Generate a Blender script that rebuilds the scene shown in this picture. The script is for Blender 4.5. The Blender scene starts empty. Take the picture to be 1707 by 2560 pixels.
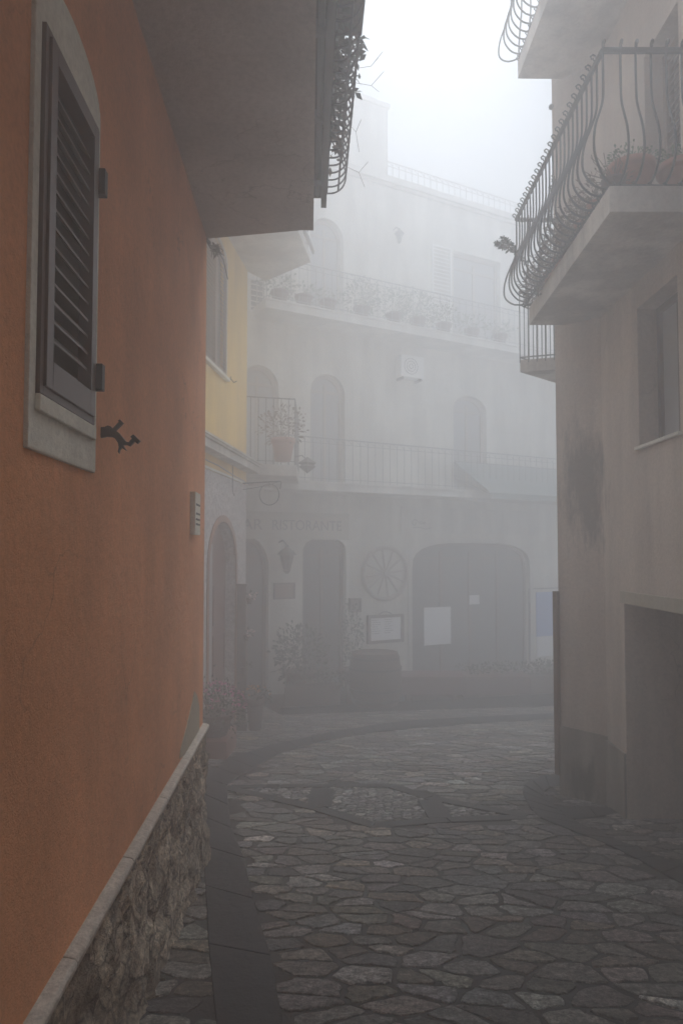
import bpy, bmesh, math, random
import numpy as np
from mathutils import Vector, Matrix
from mathutils.geometry import delaunay_2d_cdt
R = math.radians
rnd = random.Random(7)
C = bpy.context.scene.collection
sc = bpy.context.scene

# ------------------------------------------------------------------ camera
F = 1707.0; CX = 853.5; PITCH = R(2.4); EYE = 1.60; K = 0.10        # the lane falls away from the camera by 1 in 10
HY = 1383.0; PY = HY - F * math.tan(PITCH)           # principal point row
cam = bpy.data.cameras.new('camera'); co = bpy.data.objects.new('camera', cam); C.objects.link(co)
co.location = (0, 0, EYE); co.rotation_euler = (R(90) + PITCH, 0, 0)
cam.sensor_fit = 'HORIZONTAL'; cam.sensor_width = 24; cam.lens = 24
cam.shift_y = (PY - 1280) / F; cam.clip_start = 0.05; cam.clip_end = 300
sc.camera = co
# ------------------------------------------------------------------ world, sun, exposure
SUN_EL, SUN_AZ = R(64), R(35)
w = bpy.data.worlds.new('World'); sc.world = w; w.use_nodes = True
nt = w.node_tree; nt.nodes.clear()
sky = nt.nodes.new('ShaderNodeTexSky'); sky.sky_type = 'NISHITA'; sky.sun_disc = False
sky.sun_elevation = SUN_EL; sky.sun_rotation = SUN_AZ; sky.air_density = 1; sky.dust_density = 6; sky.ozone_density = 1
mixc = nt.nodes.new('ShaderNodeMix'); mixc.data_type = 'RGBA'; mixc.inputs[0].default_value = 0.82
mixc.inputs[7].default_value = (6.0, 7.05, 8.25, 1)     # overcast veil over the clear sky
bg = nt.nodes.new('ShaderNodeBackground'); bg.inputs[1].default_value = 0.10
wo = nt.nodes.new('ShaderNodeOutputWorld')
nt.links.new(sky.outputs[0], mixc.inputs[6]); 
geo = nt.nodes.new('ShaderNodeTexCoord'); sep = nt.nodes.new('ShaderNodeSeparateXYZ'); nt.links.new(geo.outputs['Generated'], sep.inputs[0])
ov = nt.nodes.new('ShaderNodeMapRange'); ov.inputs[1].default_value = 0; ov.inputs[2].default_value = 1; ov.inputs[3].default_value = .24; ov.inputs[4].default_value = 2.2   # overcast sky: zenith three times the horizon
z2 = nt.nodes.new('ShaderNodeMath'); z2.operation = 'MULTIPLY'; nt.links.new(sep.outputs['Z'], z2.inputs[0]); nt.links.new(sep.outputs['Z'], z2.inputs[1])
z3 = nt.nodes.new('ShaderNodeMath'); z3.operation = 'MULTIPLY'; nt.links.new(z2.outputs[0], z3.inputs[0]); nt.links.new(sep.outputs['Z'], z3.inputs[1])
nt.links.new(z3.outputs[0], ov.inputs[0])
sc_ = nt.nodes.new('ShaderNodeVectorMath'); sc_.operation = 'SCALE'; nt.links.new(mixc.outputs[2], sc_.inputs[0]); nt.links.new(ov.outputs[0], sc_.inputs['Scale'])
nt.links.new(sc_.outputs[0], bg.inputs[0]); nt.links.new(bg.outputs[0], wo.inputs[0])
sl = bpy.data.lights.new('sun', 'SUN'); sl.energy = 0.8; sl.angle = R(35); sl.color = (1, .99, .97)
so = bpy.data.objects.new('sun', sl); C.objects.link(so)
so.rotation_euler = (math.pi / 2 - SUN_EL, 0, math.pi - SUN_AZ)
sc.view_settings.view_transform = 'Standard'; sc.view_settings.look = 'None'
sc.view_settings.exposure = 1.26; sc.view_settings.gamma = 1; sc.view_settings.use_curve_mapping = False
sc.render.engine = 'CYCLES'
cy = sc.cycles
cy.max_bounces = 24; cy.diffuse_bounces = 4; cy.glossy_bounces = 3; cy.volume_bounces = 16; cy.transmission_bounces = 4
cy.use_denoising = True; cy.caustics_reflective = False; cy.caustics_refractive = False

# ------------------------------------------------------------------ geometry from sight lines
def ray(px, py):
    v = Vector(((px - CX) / F, 1.0, -(py - PY) / F))   # x right, y forward, z up before pitch
    c, s = math.cos(PITCH), math.sin(PITCH)
    return Vector((v.x, v.y * c - v.z * s, v.y * s + v.z * c))
def G(px, py, z=0.0):
    "point on the sloping ground (z = height above it)"
    d = ray(px, py); t = (z - EYE) / (d.z + K * d.y)
    return Vector((d.x * t, d.y * t, z - K * d.y * t))
def gz(y): return -K * y
def hd(vx):
    d = ray(vx, HY); d = Vector((d.x, d.y)); return d.normalized()
def atY(px, py, Y):
    d = ray(px, py); t = Y / d.y
    return Vector((d.x * t, Y, EYE + d.z * t))
class Fr:
    "vertical wall plane: origin, direction along it; its normal points into the street"
    def __init__(s, o, u):
        s.o = Vector((o[0], o[1])); s.u = Vector(u).normalized(); s.n = Vector((s.u.y, -s.u.x))
    def p(s, a, z, off=0.0):
        q = s.o + s.u * a + s.n * off; return Vector((q.x, q.y, z))
    def hit(s, px, py, off=0.0):
        d = ray(px, py); o = s.o + s.n * off
        t = (s.n.x * o.x + s.n.y * o.y) / (s.n.x * d.x + s.n.y * d.y)
        q = Vector((d.x * t, d.y * t)); return ((q - s.o).dot(s.u), EYE + d.z * t)
    def rect(s, x0, y0, x1, y1, off=0.0):
        "wall rectangle (s0,z0,s1,z1) whose left side is at px x0 and right side x1; y0 top, y1 bottom taken at the mid px"
        xm = (x0 + x1) / 2; ym = (y0 + y1) / 2
        a = s.hit(x0, ym, off)[0]; b = s.hit(x1, ym, off)[0]
        zt = s.hit(xm, y0, off)[1]; zb = s.hit(xm, y1, off)[1]
        return min(a, b), zb, max(a, b), zt

# ------------------------------------------------------------------ materials
def newmat(name):
    m = bpy.data.materials.new(name); m.use_nodes = True
    t = m.node_tree; b = t.nodes['Principled BSDF']; return m, t, b
def N(t, kind, **kw):
    n = t.nodes.new(kind)
    for k, v in kw.items(): setattr(n, k, v)
    return n
def mixrgb(t, fac, a, b, mode='MIX'):
    n = t.nodes.new('ShaderNodeMix'); n.data_type = 'RGBA'; n.blend_type = mode
    for sock, v in ((n.inputs[0], fac), (n.inputs[6], a), (n.inputs[7], b)):
        if isinstance(v, (int, float)): sock.default_value = v
        elif isinstance(v, (tuple, list)): sock.default_value = (*v[:3], 1)
        else: t.links.new(v, sock)
    return n.outputs[2]
def noise(t, scale, detail=4, rough=.6, vec=None, stretch=None):
    n = N(t, 'ShaderNodeTexNoise'); n.inputs['Scale'].default_value = scale
    n.inputs['Detail'].default_value = detail; n.inputs['Roughness'].default_value = rough
    tc = N(t, 'ShaderNodeTexCoord'); v = tc.outputs['Object']
    if stretch:
        mp = N(t, 'ShaderNodeMapping'); mp.inputs['Scale'].default_value = stretch; t.links.new(v, mp.inputs[0]); v = mp.outputs[0]
    t.links.new(vec or v, n.inputs['Vector']); return n.outputs['Fac']
def ramp(t, fac, stops):
    r = N(t, 'ShaderNodeValToRGB'); e = r.color_ramp.elements
    while len(e) < len(stops): e.new(.5)
    for i, (p, c) in enumerate(stops):
        e[i].position = p; e[i].color = (*c, 1) if isinstance(c, tuple) else (c, c, c, 1)
    t.links.new(fac, r.inputs[0]); return r.outputs[0]
def bump(t, b, h, strength, dist=.01, prev=None):
    n = N(t, 'ShaderNodeBump'); n.inputs['Strength'].default_value = strength; n.inputs['Distance'].default_value = dist
    t.links.new(h, n.inputs['Height'])
    if prev is not None: t.links.new(prev, n.inputs['Normal'])
    t.links.new(n.outputs[0], b.inputs['Normal']); return n.outputs[0]
def stucco(name, col, var=.25, grain=180, rough=.9, streak=.35, bs=.5, stain=None, crack=False):
    m, t, b = newmat(name); b.inputs['Specular IOR Level'].default_value = .15
    big = noise(t, 1.3, 5); fine = noise(t, grain, 3, .7); st = noise(t, 1.4, 4, .55, stretch=(2, 2, .3))
    c = mixrgb(t, ramp(t, big, [(.3, 0.0), (.7, 1.0)]), tuple(x * (1 - var) for x in col), tuple(min(1, x * (1 + var * .6)) for x in col))
    dk = ramp(t, st, [(.42, 1 - streak), (.62, 1.0)])
    c = mixrgb(t, 1.0, c, dk, 'MULTIPLY')
    sp = ramp(t, noise(t, grain * .35, 4, .7), [(.3, .82), (.6, 1.0)])
    c = mixrgb(t, 1.0, c, sp, 'MULTIPLY')
    if stain:                                             # list of (centre, radii, colour): grime blotches on the wall itself
        for (ce, rad, sc_) in stain:
            tc = N(t, 'ShaderNodeTexCoord'); mp = N(t, 'ShaderNodeMapping')
            mp.inputs['Location'].default_value = tuple(-a / r for a, r in zip(ce, rad)); mp.inputs['Scale'].default_value = tuple(1 / r for r in rad)
            t.links.new(tc.outputs['Object'], mp.inputs[0])
            ln = N(t, 'ShaderNodeVectorMath', operation='LENGTH'); t.links.new(mp.outputs[0], ln.inputs[0])
            ad = N(t, 'ShaderNodeMath', operation='ADD'); t.links.new(ln.outputs['Value'], ad.inputs[0])
            nn = N(t, 'ShaderNodeMath', operation='MULTIPLY_ADD'); t.links.new(noise(t, 2.2, 8, .72, stretch=(3.5, 3.5, .9)), nn.inputs[0]); nn.inputs[1].default_value = 2.6; nn.inputs[2].default_value = -1.3
            t.links.new(nn.outputs[0], ad.inputs[1])
            c = mixrgb(t, ramp(t, ad.outputs[0], [(.45, 1.0), (1.0, 0.0)]), c, sc_)
    if crack:
        vo = N(t, 'ShaderNodeTexVoronoi', feature='DISTANCE_TO_EDGE'); vo.inputs['Scale'].default_value = 1.1
        tc = N(t, 'ShaderNodeTexCoord'); nz_ = N(t, 'ShaderNodeTexNoise'); nz_.inputs['Scale'].default_value = 5; nz_.inputs['Detail'].default_value = 6
        t.links.new(tc.outputs['Object'], nz_.inputs['Vector'])
        va = N(t, 'ShaderNodeVectorMath', operation='MULTIPLY_ADD'); t.links.new(nz_.outputs['Color'], va.inputs[0]); va.inputs[1].default_value = (.35, .35, .35); t.links.new(tc.outputs['Object'], va.inputs[2])
        t.links.new(va.outputs[0], vo.inputs['Vector'])
        mk = ramp(t, vo.outputs['Distance'], [(.0, 1.0), (.007, 0.0)]); ms = ramp(t, noise(t, .8, 3), [(.52, 0.0), (.6, .55)])
        mm = N(t, 'ShaderNodeMath', operation='MULTIPLY'); t.links.new(mk, mm.inputs[0]); t.links.new(ms, mm.inputs[1])
        c = mixrgb(t, mm.outputs[0], c, tuple(x*.35 for x in col))
    t.links.new(c, b.inputs['Base Color']); b.inputs['Roughness'].default_value = rough
    p = bump(t, b, fine, bs, .004)
    bump(t, b, noise(t, 14, 4), .35, .02, p)
    return m
def rockmat(name, c1, c2, scale=9, bs=1.0, dist=.03, rough=.85, dark=.35, crev=0):
    m, t, b = newmat(name); b.inputs['Specular IOR Level'].default_value = .12
    n1 = noise(t, scale, 8, .65); n2 = noise(t, scale * 4.5, 6, .7)
    c = mixrgb(t, ramp(t, n1, [(.35, 0.0), (.65, 1.0)]), c1, c2)
    c = mixrgb(t, 1.0, c, ramp(t, n2, [(.35, dark), (.6, 1.0)]), 'MULTIPLY')
    if crev:
        vo = N(t, 'ShaderNodeTexVoronoi', feature='DISTANCE_TO_EDGE'); vo.inputs['Scale'].default_value = crev; vo2 = N(t, 'ShaderNodeTexVoronoi'); vo2.inputs['Scale'].default_value = crev
        tc = N(t, 'ShaderNodeTexCoord'); nz_ = N(t, 'ShaderNodeTexNoise'); nz_.inputs['Scale'].default_value = 7; nz_.inputs['Detail'].default_value = 7
        t.links.new(tc.outputs['Object'], nz_.inputs['Vector'])
        va = N(t, 'ShaderNodeVectorMath', operation='MULTIPLY_ADD'); t.links.new(nz_.outputs['Color'], va.inputs[0]); va.inputs[1].default_value = (.16, .16, .12); t.links.new(tc.outputs['Object'], va.inputs[2])
        t.links.new(va.outputs[0], vo.inputs['Vector']); t.links.new(va.outputs[0], vo2.inputs['Vector'])
        hs = N(t, 'ShaderNodeRGBToBW'); t.links.new(vo2.outputs['Color'], hs.inputs[0])
        c = mixrgb(t, 1.0, c, ramp(t, hs.outputs[0], [(.2, .62), (.8, 1.2)]), 'MULTIPLY')
        c = mixrgb(t, 1.0, c, ramp(t, vo.outputs['Distance'], [(.0, .22), (.035, .75), (.08, 1.0)]), 'MULTIPLY')
    t.links.new(c, b.inputs['Base Color']); b.inputs['Roughness'].default_value = rough
    p = bump(t, b, n2, bs * .7, dist * .4); bump(t, b, n1, bs, dist, p)
    return m
def plain(name, col, rough=.6, metal=0, var=.15, scale=20, bs=.1):
    m, t, b = newmat(name)
    n = noise(t, scale, 4)
    c = mixrgb(t, n, tuple(x * (1 - var) for x in col), tuple(min(1, x * (1 + var)) for x in col))
    t.links.new(c, b.inputs['Base Color']); b.inputs['Roughness'].default_value = rough; b.inputs['Metallic'].default_value = metal
    bump(t, b, noise(t, scale * 6, 3), bs, .003)
    return m
def stonepaving(name, wet=.5):
    m, t, b = newmat(name); b.inputs['Specular IOR Level'].default_value = .16
    at = N(t, 'ShaderNodeAttribute'); at.attribute_name = 'tint'
    n1 = noise(t, 28, 8, .75); n2 = noise(t, 95, 5, .7)
    c = mixrgb(t, 1.0, at.outputs['Color'], ramp(t, n1, [(.40, .32), (.60, 1.6)]), 'MULTIPLY')
    c = mixrgb(t, 1.0, c, ramp(t, n2, [(.38, .55), (.6, 1.1)]), 'MULTIPLY')
    t.links.new(c, b.inputs['Base Color'])
    rr = N(t, 'ShaderNodeMapRange'); rr.inputs[3].default_value = wet - .12; rr.inputs[4].default_value = wet + .25
    t.links.new(n1, rr.inputs[0]); t.links.new(rr.outputs[0], b.inputs['Roughness'])
    n3 = noise(t, 9, 6, .7, stretch=(1.6, 3.2, 1))
    c = mixrgb(t, 1.0, c, ramp(t, n3, [(.38, .6), (.62, 1.25)]), 'MULTIPLY'); t.links.new(c, b.inputs['Base Color'])
    p = bump(t, b, n2, 1, .012); bump(t, b, n1, 1, .035, p)
    return m
M = dict(
    orange=stucco('orange_stucco', (.82, .375, .185), .2, 150, streak=.1, bs=1, crack=True),
    yellow=stucco('yellow_stucco', (.84, .56, .15), .12, 150, streak=.15),
    cream=stucco('cream_plaster', (.70, .68, .62), .15, 90, streak=.2),
    white=stucco('white_plaster', (.66, .64, .60), .12, 90, streak=.2),
    concrete=stucco('balcony_concrete', (.52, .465, .425), .16, 100, streak=.1, bs=.4, crack=True),
    concrete2=stucco('balcony_edge_plaster', (.70, .66, .59), .2, 100, streak=.35, bs=.4),
    surround=stucco('stone_surround', (.86, .84, .74), .14, 120, streak=.15, bs=.9),
    patch=stucco('bare_render', (.46, .42, .33), .12, 100, streak=.1),
    rough_white=rockmat('rough_white_stone', (.42, .39, .37), (.72, .68, .66), 14, 1, .04, dark=.6),
    rock=rockmat('rubble_stone', (.30, .235, .17), (.74, .64, .50), 9, 1, .05, dark=.3, crev=6.5),
    mould=rockmat('moulding_stone', (.42, .38, .33), (.62, .57, .50), 20, .6, .01, dark=.6),
    mortar=rockmat('street_mortar', (.018, .017, .016), (.04, .037, .034), 12, 1, .02, .75, .6),
    basalt=rockmat('basalt_slab', (.010, .0105, .012), (.024, .025, .028), 16, .9, .012, .62, .6),
    basalt2=rockmat('grey_slab', (.018, .018, .019), (.035, .035, .035), 16, .9, .012, .62, .6),
    shutter=plain('brown_shutter_paint', (.085, .056, .045), .42, 0, .12, 9, .05),
    shutter2=plain('grey_brown_shutter_paint', (.19, .14, .12), .6),
    dark=plain('dark_interior', (.006, .005, .005), .9),
    iron=plain('black_iron', (.022, .021, .022), .5, .4),
    iron2=plain('worn_iron', (.06, .058, .058), .6, .3),
    gutter=plain('painted_gutter_metal', (.16, .15, .15), .5, .4, .3, 12),
    pipe=plain('zinc_pipe', (.30, .30, .31), .45, .3),
    wood=plain('dark_wood', (.07, .042, .03), .6, 0, .35, 8),
    wood2=plain('old_wood', (.19, .13, .09), .7, 0, .3, 12),
    door=plain('door_wood', (.13, .06, .045), .55, 0, .3, 8),
    glass=plain('dusky_glass', (.07, .075, .08), .2, 0, .1),
    palepane=plain('pale_glass', (.30, .31, .32), .3),
    terracotta=plain('terracotta', (.34, .155, .10), .8, 0, .2, 14),
    clay_dark=plain('dark_clay', (.10, .055, .045), .8, 0, .2, 14),
    soil=plain('potting_soil', (.035, .026, .02), 1),
    leaf=plain('green_leaves', (.055, .11, .035), .6, 0, .45, 25),
    leafdry=plain('dry_stems', (.13, .085, .05), .9, 0, .5, 25),
    leafdark=plain('dark_leaves', (.035, .055, .03), .6, 0, .4, 25),
    pink=plain('pink_petals', (.62, .22, .38), .7), pale=plain('pale_petals', (.80, .60, .58), .7),
    red=plain('red_petals', (.70, .06, .05), .7), ochre=plain('ochre_petals', (.62, .30, .12), .7),
    paper=plain('white_paper', (.80, .80, .82), .6, 0, .04), blue=plain('blue_poster', (.16, .30, .62), .5, 0, .05),
    ink=plain('dark_lettering', (.05, .05, .055), .7), board=stucco('sign_board', (.50, .48, .42), .08, 60, streak=.1),
    awning=plain('grey_awning_cloth', (.15, .18, .175), .8), acwhite=plain('white_enamel', (.72, .72, .70), .4, 0, .05),
    cloth=plain('dull_red_cloth', (.10, .05, .048), .9), tile=plain('brick_step', (.20, .09, .06), .85),
    brown_trim=stucco('brown_door_trim', (.36, .20, .13), .12, 100),
)
M['hazewood'] = plain('haze_paled_wood', (.36, .33, .30), .8, 0, .2, 12)  # restaurant woodwork, paled in its colour to stand in for fog
M['hazerail'] = plain('haze_paled_iron', (.20, .20, .20), .6)  # restaurant rails: the greying by fog is put into the colour
M['hazeleaf'] = plain('haze_paled_leaves', (.13, .16, .11), .8, 0, .4, 25)  # restaurant balcony bushes, leaf colour lightened in place of thicker fog
M['paving'] = stonepaving('paving_stones', .5)

# ------------------------------------------------------------------ mesh helpers
class MB:
    def __init__(s): s.v = []; s.f = []; s.c = []
    def add(s, vs, fs, col=None):
        o = len(s.v); s.v += [tuple(x) for x in vs]; s.f += [tuple(i + o for i in f) for f in fs]
        s.c += [col or (1, 1, 1)] * len(fs)
    def shear(s): s.v = [(x, y, z - K*y) for x, y, z in s.v]
    def hexa(s, p):       # 8 corners: bottom ring 0-3, top ring 4-7
        s.add(p, [(3, 2, 1, 0), (4, 5, 6, 7), (0, 1, 5, 4), (1, 2, 6, 5), (2, 3, 7, 6), (3, 0, 4, 7)])
    def box(s, a, b):
        x0, y0, z0 = a; x1, y1, z1 = b
        s.hexa([(x0, y0, z0), (x1, y0, z0), (x1, y1, z0), (x0, y1, z0), (x0, y0, z1), (x1, y0, z1), (x1, y1, z1), (x0, y1, z1)])
    def fbox(s, fr, s0, s1, z0, z1, o0, o1):
        q = [fr.p(a, z, o) for z in (z0, z1) for (a, o) in ((s0, o1), (s1, o1), (s1, o0), (s0, o0))]
        s.hexa(q)
    def prism(s, pts, z0, z1, col=None):      # xy polygon, extruded
        n = len(pts); vs = [(p[0], p[1], z0) for p in pts] + [(p[0], p[1], z1) for p in pts]
        s.add(vs, [tuple(reversed(range(n))), tuple(range(n, 2 * n))] + [(i, (i + 1) % n, n + (i + 1) % n, n + i) for i in range(n)], col)
    def fprism(s, fr, poly, o0, o1):          # (s,z) polygon extruded along the wall's normal
        n = len(poly); vs = [fr.p(a, z, o0) for a, z in poly] + [fr.p(a, z, o1) for a, z in poly]
        s.add(vs, [tuple(reversed(range(n))), tuple(range(n, 2 * n))] + [(i, (i + 1) % n, n + (i + 1) % n, n + i) for i in range(n)])
    def fring(s, fr, outer, inner, o0, o1):   # frame between two (s,z) loops of the same length
        n = len(outer); vs = []
        for lp, o in ((outer, o0), (inner, o0), (outer, o1), (inner, o1)): vs += [fr.p(a, z, o) for a, z in lp]
        fs = []
        for i in range(n):
            j = (i + 1) % n
            fs += [(2*n+i, 2*n+j, 3*n+j, 3*n+i), (i, n+i, n+j, j), (i, j, 2*n+j, 2*n+i), (n+i, 3*n+i, 3*n+j, n+j)]
        s.add(vs, fs)
    def tube(s, pts, r, k=6, closed=False):
        pts = [Vector(p) for p in pts]; n = len(pts)
        if n < 2: return
        rs = r if isinstance(r, (list, tuple)) else [r] * n
        vs = []; up = None
        for i, p in enumerate(pts):
            a = pts[(i - 1) % n] if (closed or i > 0) else p; b = pts[(i + 1) % n] if (closed or i < n - 1) else p
            d = (b - a)
            d = d.normalized() if d.length > 1e-9 else Vector((0, 0, 1))
            if up is None: up = Vector((0, 0, 1)) if abs(d.z) < .9 else Vector((1, 0, 0))
            x = up.cross(d)
            if x.length < 1e-6: x = Vector((1, 0, 0)).cross(d)
            x.normalize(); y = d.cross(x).normalized(); up = y
            for j in range(k):
                t = 2 * math.pi * j / k; vs.append(p + (x * math.cos(t) + y * math.sin(t)) * rs[i])
        m = n if closed else n - 1
        fs = [(i*k+j, i*k+(j+1)%k, ((i+1)%n)*k+(j+1)%k, ((i+1)%n)*k+j) for i in range(m) for j in range(k)]
        if not closed: fs += [tuple(reversed(range(k))), tuple(range((n-1)*k, n*k))]
        s.add(vs, fs)
    def lathe(s, c, prof, k=20):
        c = Vector(c); vs = [(c.x + r*math.cos(2*math.pi*j/k), c.y + r*math.sin(2*math.pi*j/k), c.z + z) for r, z in prof for j in range(k)]
        n = len(prof); fs = [(i*k+j, i*k+(j+1)%k, (i+1)*k+(j+1)%k, (i+1)*k+j) for i in range(n-1) for j in range(k)]
        fs += [tuple(reversed(range(k))), tuple(range((n-1)*k, n*k))]
        s.add(vs, fs)
    def ball(s, c, r, k=6, n=5):
        s.lathe((c[0], c[1], c[2]), [(max(r*math.sin(math.pi*i/n), 1e-4), -r*math.cos(math.pi*i/n)) for i in range(n+1)], k)
    def leaf(s, c, d, L, W):
        d = Vector(d).normalized(); x = d.cross(Vector((rnd.uniform(-1, 1), rnd.uniform(-1, 1), rnd.uniform(-1, 1))))
        if x.length < 1e-4: return
        x.normalize(); c = Vector(c); bend = Vector((0, 0, -L * .15))
        s.add([c, c + d*L*.5 + x*W*.5, c + d*L + bend, c + d*L*.5 - x*W*.5], [(0, 1, 2, 3)])
    def cloud(s, c, rad, n, L, W, sph=False):
        for _ in range(n):
            while True:
                q = Vector((rnd.uniform(-1, 1), rnd.uniform(-1, 1), rnd.uniform(-1, 1)))
                if q.length < 1 and (not sph or q.length > .6): break
            if rnd.random() < .25: q *= 1.2
            p = Vector(c) + Vector((q.x*rad[0], q.y*rad[1], q.z*rad[2]))
            d = q + Vector((rnd.uniform(-.7, .7), rnd.uniform(-.7, .7), rnd.uniform(-.2, .9)))
            k = rnd.uniform(.6, 1.3); s.leaf(p, d, L*k, W*k)
    def build(s, name, mat, parent=None, smooth=False, tint=False, bevel=0):
        me = bpy.data.meshes.new(name); me.from_pydata(s.v, [], s.f); me.update()
        me.materials.append(M[mat] if isinstance(mat, str) else mat)
        if smooth: me.polygons.foreach_set('use_smooth', [True] * len(me.polygons))
        if tint:
            a = me.color_attributes.new('tint', 'FLOAT_COLOR', 'CORNER')
            cols = np.ones((len(me.loops), 4), dtype=np.float32); i = 0
            for f, c in zip(s.f, s.c): cols[i:i+len(f), :3] = c; i += len(f)
            a.data.foreach_set('color', cols.ravel())
        o = bpy.data.objects.new(name, me); C.objects.link(o)
        if parent: 
            o.parent = parent; o.matrix_parent_inverse = parent.matrix_world.inverted() if False else Matrix.Translation(-parent_loc(parent))
        if bevel:
            b = o.modifiers.new('bevel', 'BEVEL'); b.width = bevel; b.segments = 2; b.limit_method = 'ANGLE'; b.angle_limit = R(40)
        return o
def parent_loc(p):
    v = Vector((0, 0, 0))
    while p is not None: 
        v += p.location; 
        if p.parent is not None: v += p.matrix_parent_inverse.translation
        p = p.parent
    return v
def tag(o, label=None, cat=None, group=None, kind=None):
    if label: o['label'] = label
    if cat: o['category'] = cat
    if group: o['group'] = group
    if kind: o['kind'] = kind
    return o
def thing(name, loc, label, cat, group=None):
    o = bpy.data.objects.new(name, None); C.objects.link(o); o.location = loc; o.empty_display_size = .1
    return tag(o, label, cat, group)
def rect(s0, z0, s1, z1): return [(s0, z0), (s1, z0), (s1, z1), (s0, z1)]
def arch(s0, z0, s1, zs, zt, n=14, e=1.0):
    c, r = (s0+s1)/2, (s1-s0)/2
    pts = [(s0, z0), (s1, z0)]
    for i in range(n+1):
        t = math.pi*i/n; ct, st = math.cos(t), math.sin(t)
        pts.append((c + r*math.copysign(abs(ct)**e, ct), zs + (zt-zs)*abs(st)**e))
    return pts
def inset(poly, d):
    cx = sum(p[0] for p in poly)/len(poly); cz = (max(p[1] for p in poly)+min(p[1] for p in poly))/2
    hx = max(abs(p[0]-cx) for p in poly); hz = max(abs(p[1]-cz) for p in poly)
    return [(cx+(p[0]-cx)*(1-d/hx), cz+(p[1]-cz)*(1-d/hz)) for p in poly]
def inpoly(p, poly):
    x, y = p[0], p[1]; r = False; n = len(poly)
    for i in range(n):
        a, b = poly[i], poly[(i+1) % n]
        if (a[1] > y) != (b[1] > y) and x < (b[0]-a[0])*(y-a[1])/(b[1]-a[1])+a[0]: r = not r
    return r
def wall(fr, s0, s1, z0, z1, holes=(), depth=.25, thick=.4):
    "solid wall slab with real openings cut through its street face and reveals going in"
    mb = MB()
    vs = [Vector(p) for p in rect(s0, z0, s1, z1)]; es = [(0, 1), (1, 2), (2, 3), (3, 0)]
    for h in holes:
        b = len(vs); vs += [Vector(p) for p in h]; n = len(h); es += [(b+i, b+(i+1) % n) for i in range(n)]
    v2, _, f2, *_ = delaunay_2d_cdt(vs, es, [], 0, 1e-6)
    fs = []
    for f in f2:
        c = sum((v2[i] for i in f), Vector((0, 0)))/len(f)
        if s0 < c.x < s1 and z0 < c.y < z1 and not any(inpoly(c, h) for h in holes): fs.append(tuple(f))
    mb.add([fr.p(v.x, v.y) for v in v2], fs)
    for h in holes:
        n = len(h); q = [fr.p(a, z) for a, z in h] + [fr.p(a, z, -depth) for a, z in h]
        mb.add(q, [(i, n+i, n+(i+1) % n, (i+1) % n) for i in range(n)])
    q = [fr.p(a, z, o) for o in (0, -thick) for a, z in rect(s0, z0, s1, z1)]
    mb.add(q, [(0, 4, 5, 1), (1, 5, 6, 2), (2, 6, 7, 3), (3, 7, 4, 0)])
    # back sheet with the openings closed off deep inside
    mb.add([fr.p(a, z, -thick) for a, z in rect(s0, z0, s1, z1)], [(0, 3, 2, 1)])
    return mb
def louvres(mb, fr, s0, s1, z0, z1, n, o, w=.03, th=.006):
    for i in range(n):
        z = z0 + (z1-z0)*(i+.5)/n
        mb.add([fr.p(a, zz, oo) for a in (s0, s1) for (zz, oo) in ((z-w*.5, o+w*.45), (z-w*.5+th, o+w*.45), (z+w*.5+th, o-w*.45), (z+w*.5, o-w*.45))],
               [(0, 1, 2, 3), (7, 6, 5, 4), (0, 4, 5, 1), (1, 5, 6, 2), (2, 6, 7, 3), (3, 7, 4, 0)])
def frame4(mb, fr, s0, z0, s1, z1, w, o0, o1, wb=None):
    wb = wb or w
    mb.fbox(fr, s0, s0+w, z0, z1, o0, o1); mb.fbox(fr, s1-w, s1, z0, z1, o0, o1)
    mb.fbox(fr, s0+w, s1-w, z0, z0+wb, o0, o1); mb.fbox(fr, s0+w, s1-w, z1-w, z1, o0, o1)

# railing along an xy path. prof: [(outward offset, height)] of each bar
def offset_path(path, off):
    out = []
    n = len(path)
    for i, p in enumerate(path):
        p = Vector(p[:2]); ns = []
        if i > 0: d = (p - Vector(path[i-1][:2])).normalized(); ns.append(Vector((d.y, -d.x)))
        if i < n-1: d = (Vector(path[i+1][:2]) - p).normalized(); ns.append(Vector((d.y, -d.x)))
        m = sum(ns, Vector((0, 0))); m /= max(m.dot(ns[0]), .3)
        out.append(p + m*off)
    return out
def smooth(prof, n=3):
    P = [Vector(p) for p in prof]; out = []
    for i in range(len(P)-1):
        a = P[max(i-1, 0)]; b = P[i]; c = P[i+1]; d = P[min(i+2, len(P)-1)]
        for k in range(n):
            t = k/n; out.append(tuple(.5*((2*b)+(c-a)*t+(2*a-5*b+4*c-d)*t*t+(3*b-a-3*c+d)*t**3)))
    return out+[tuple(P[-1])]
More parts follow.
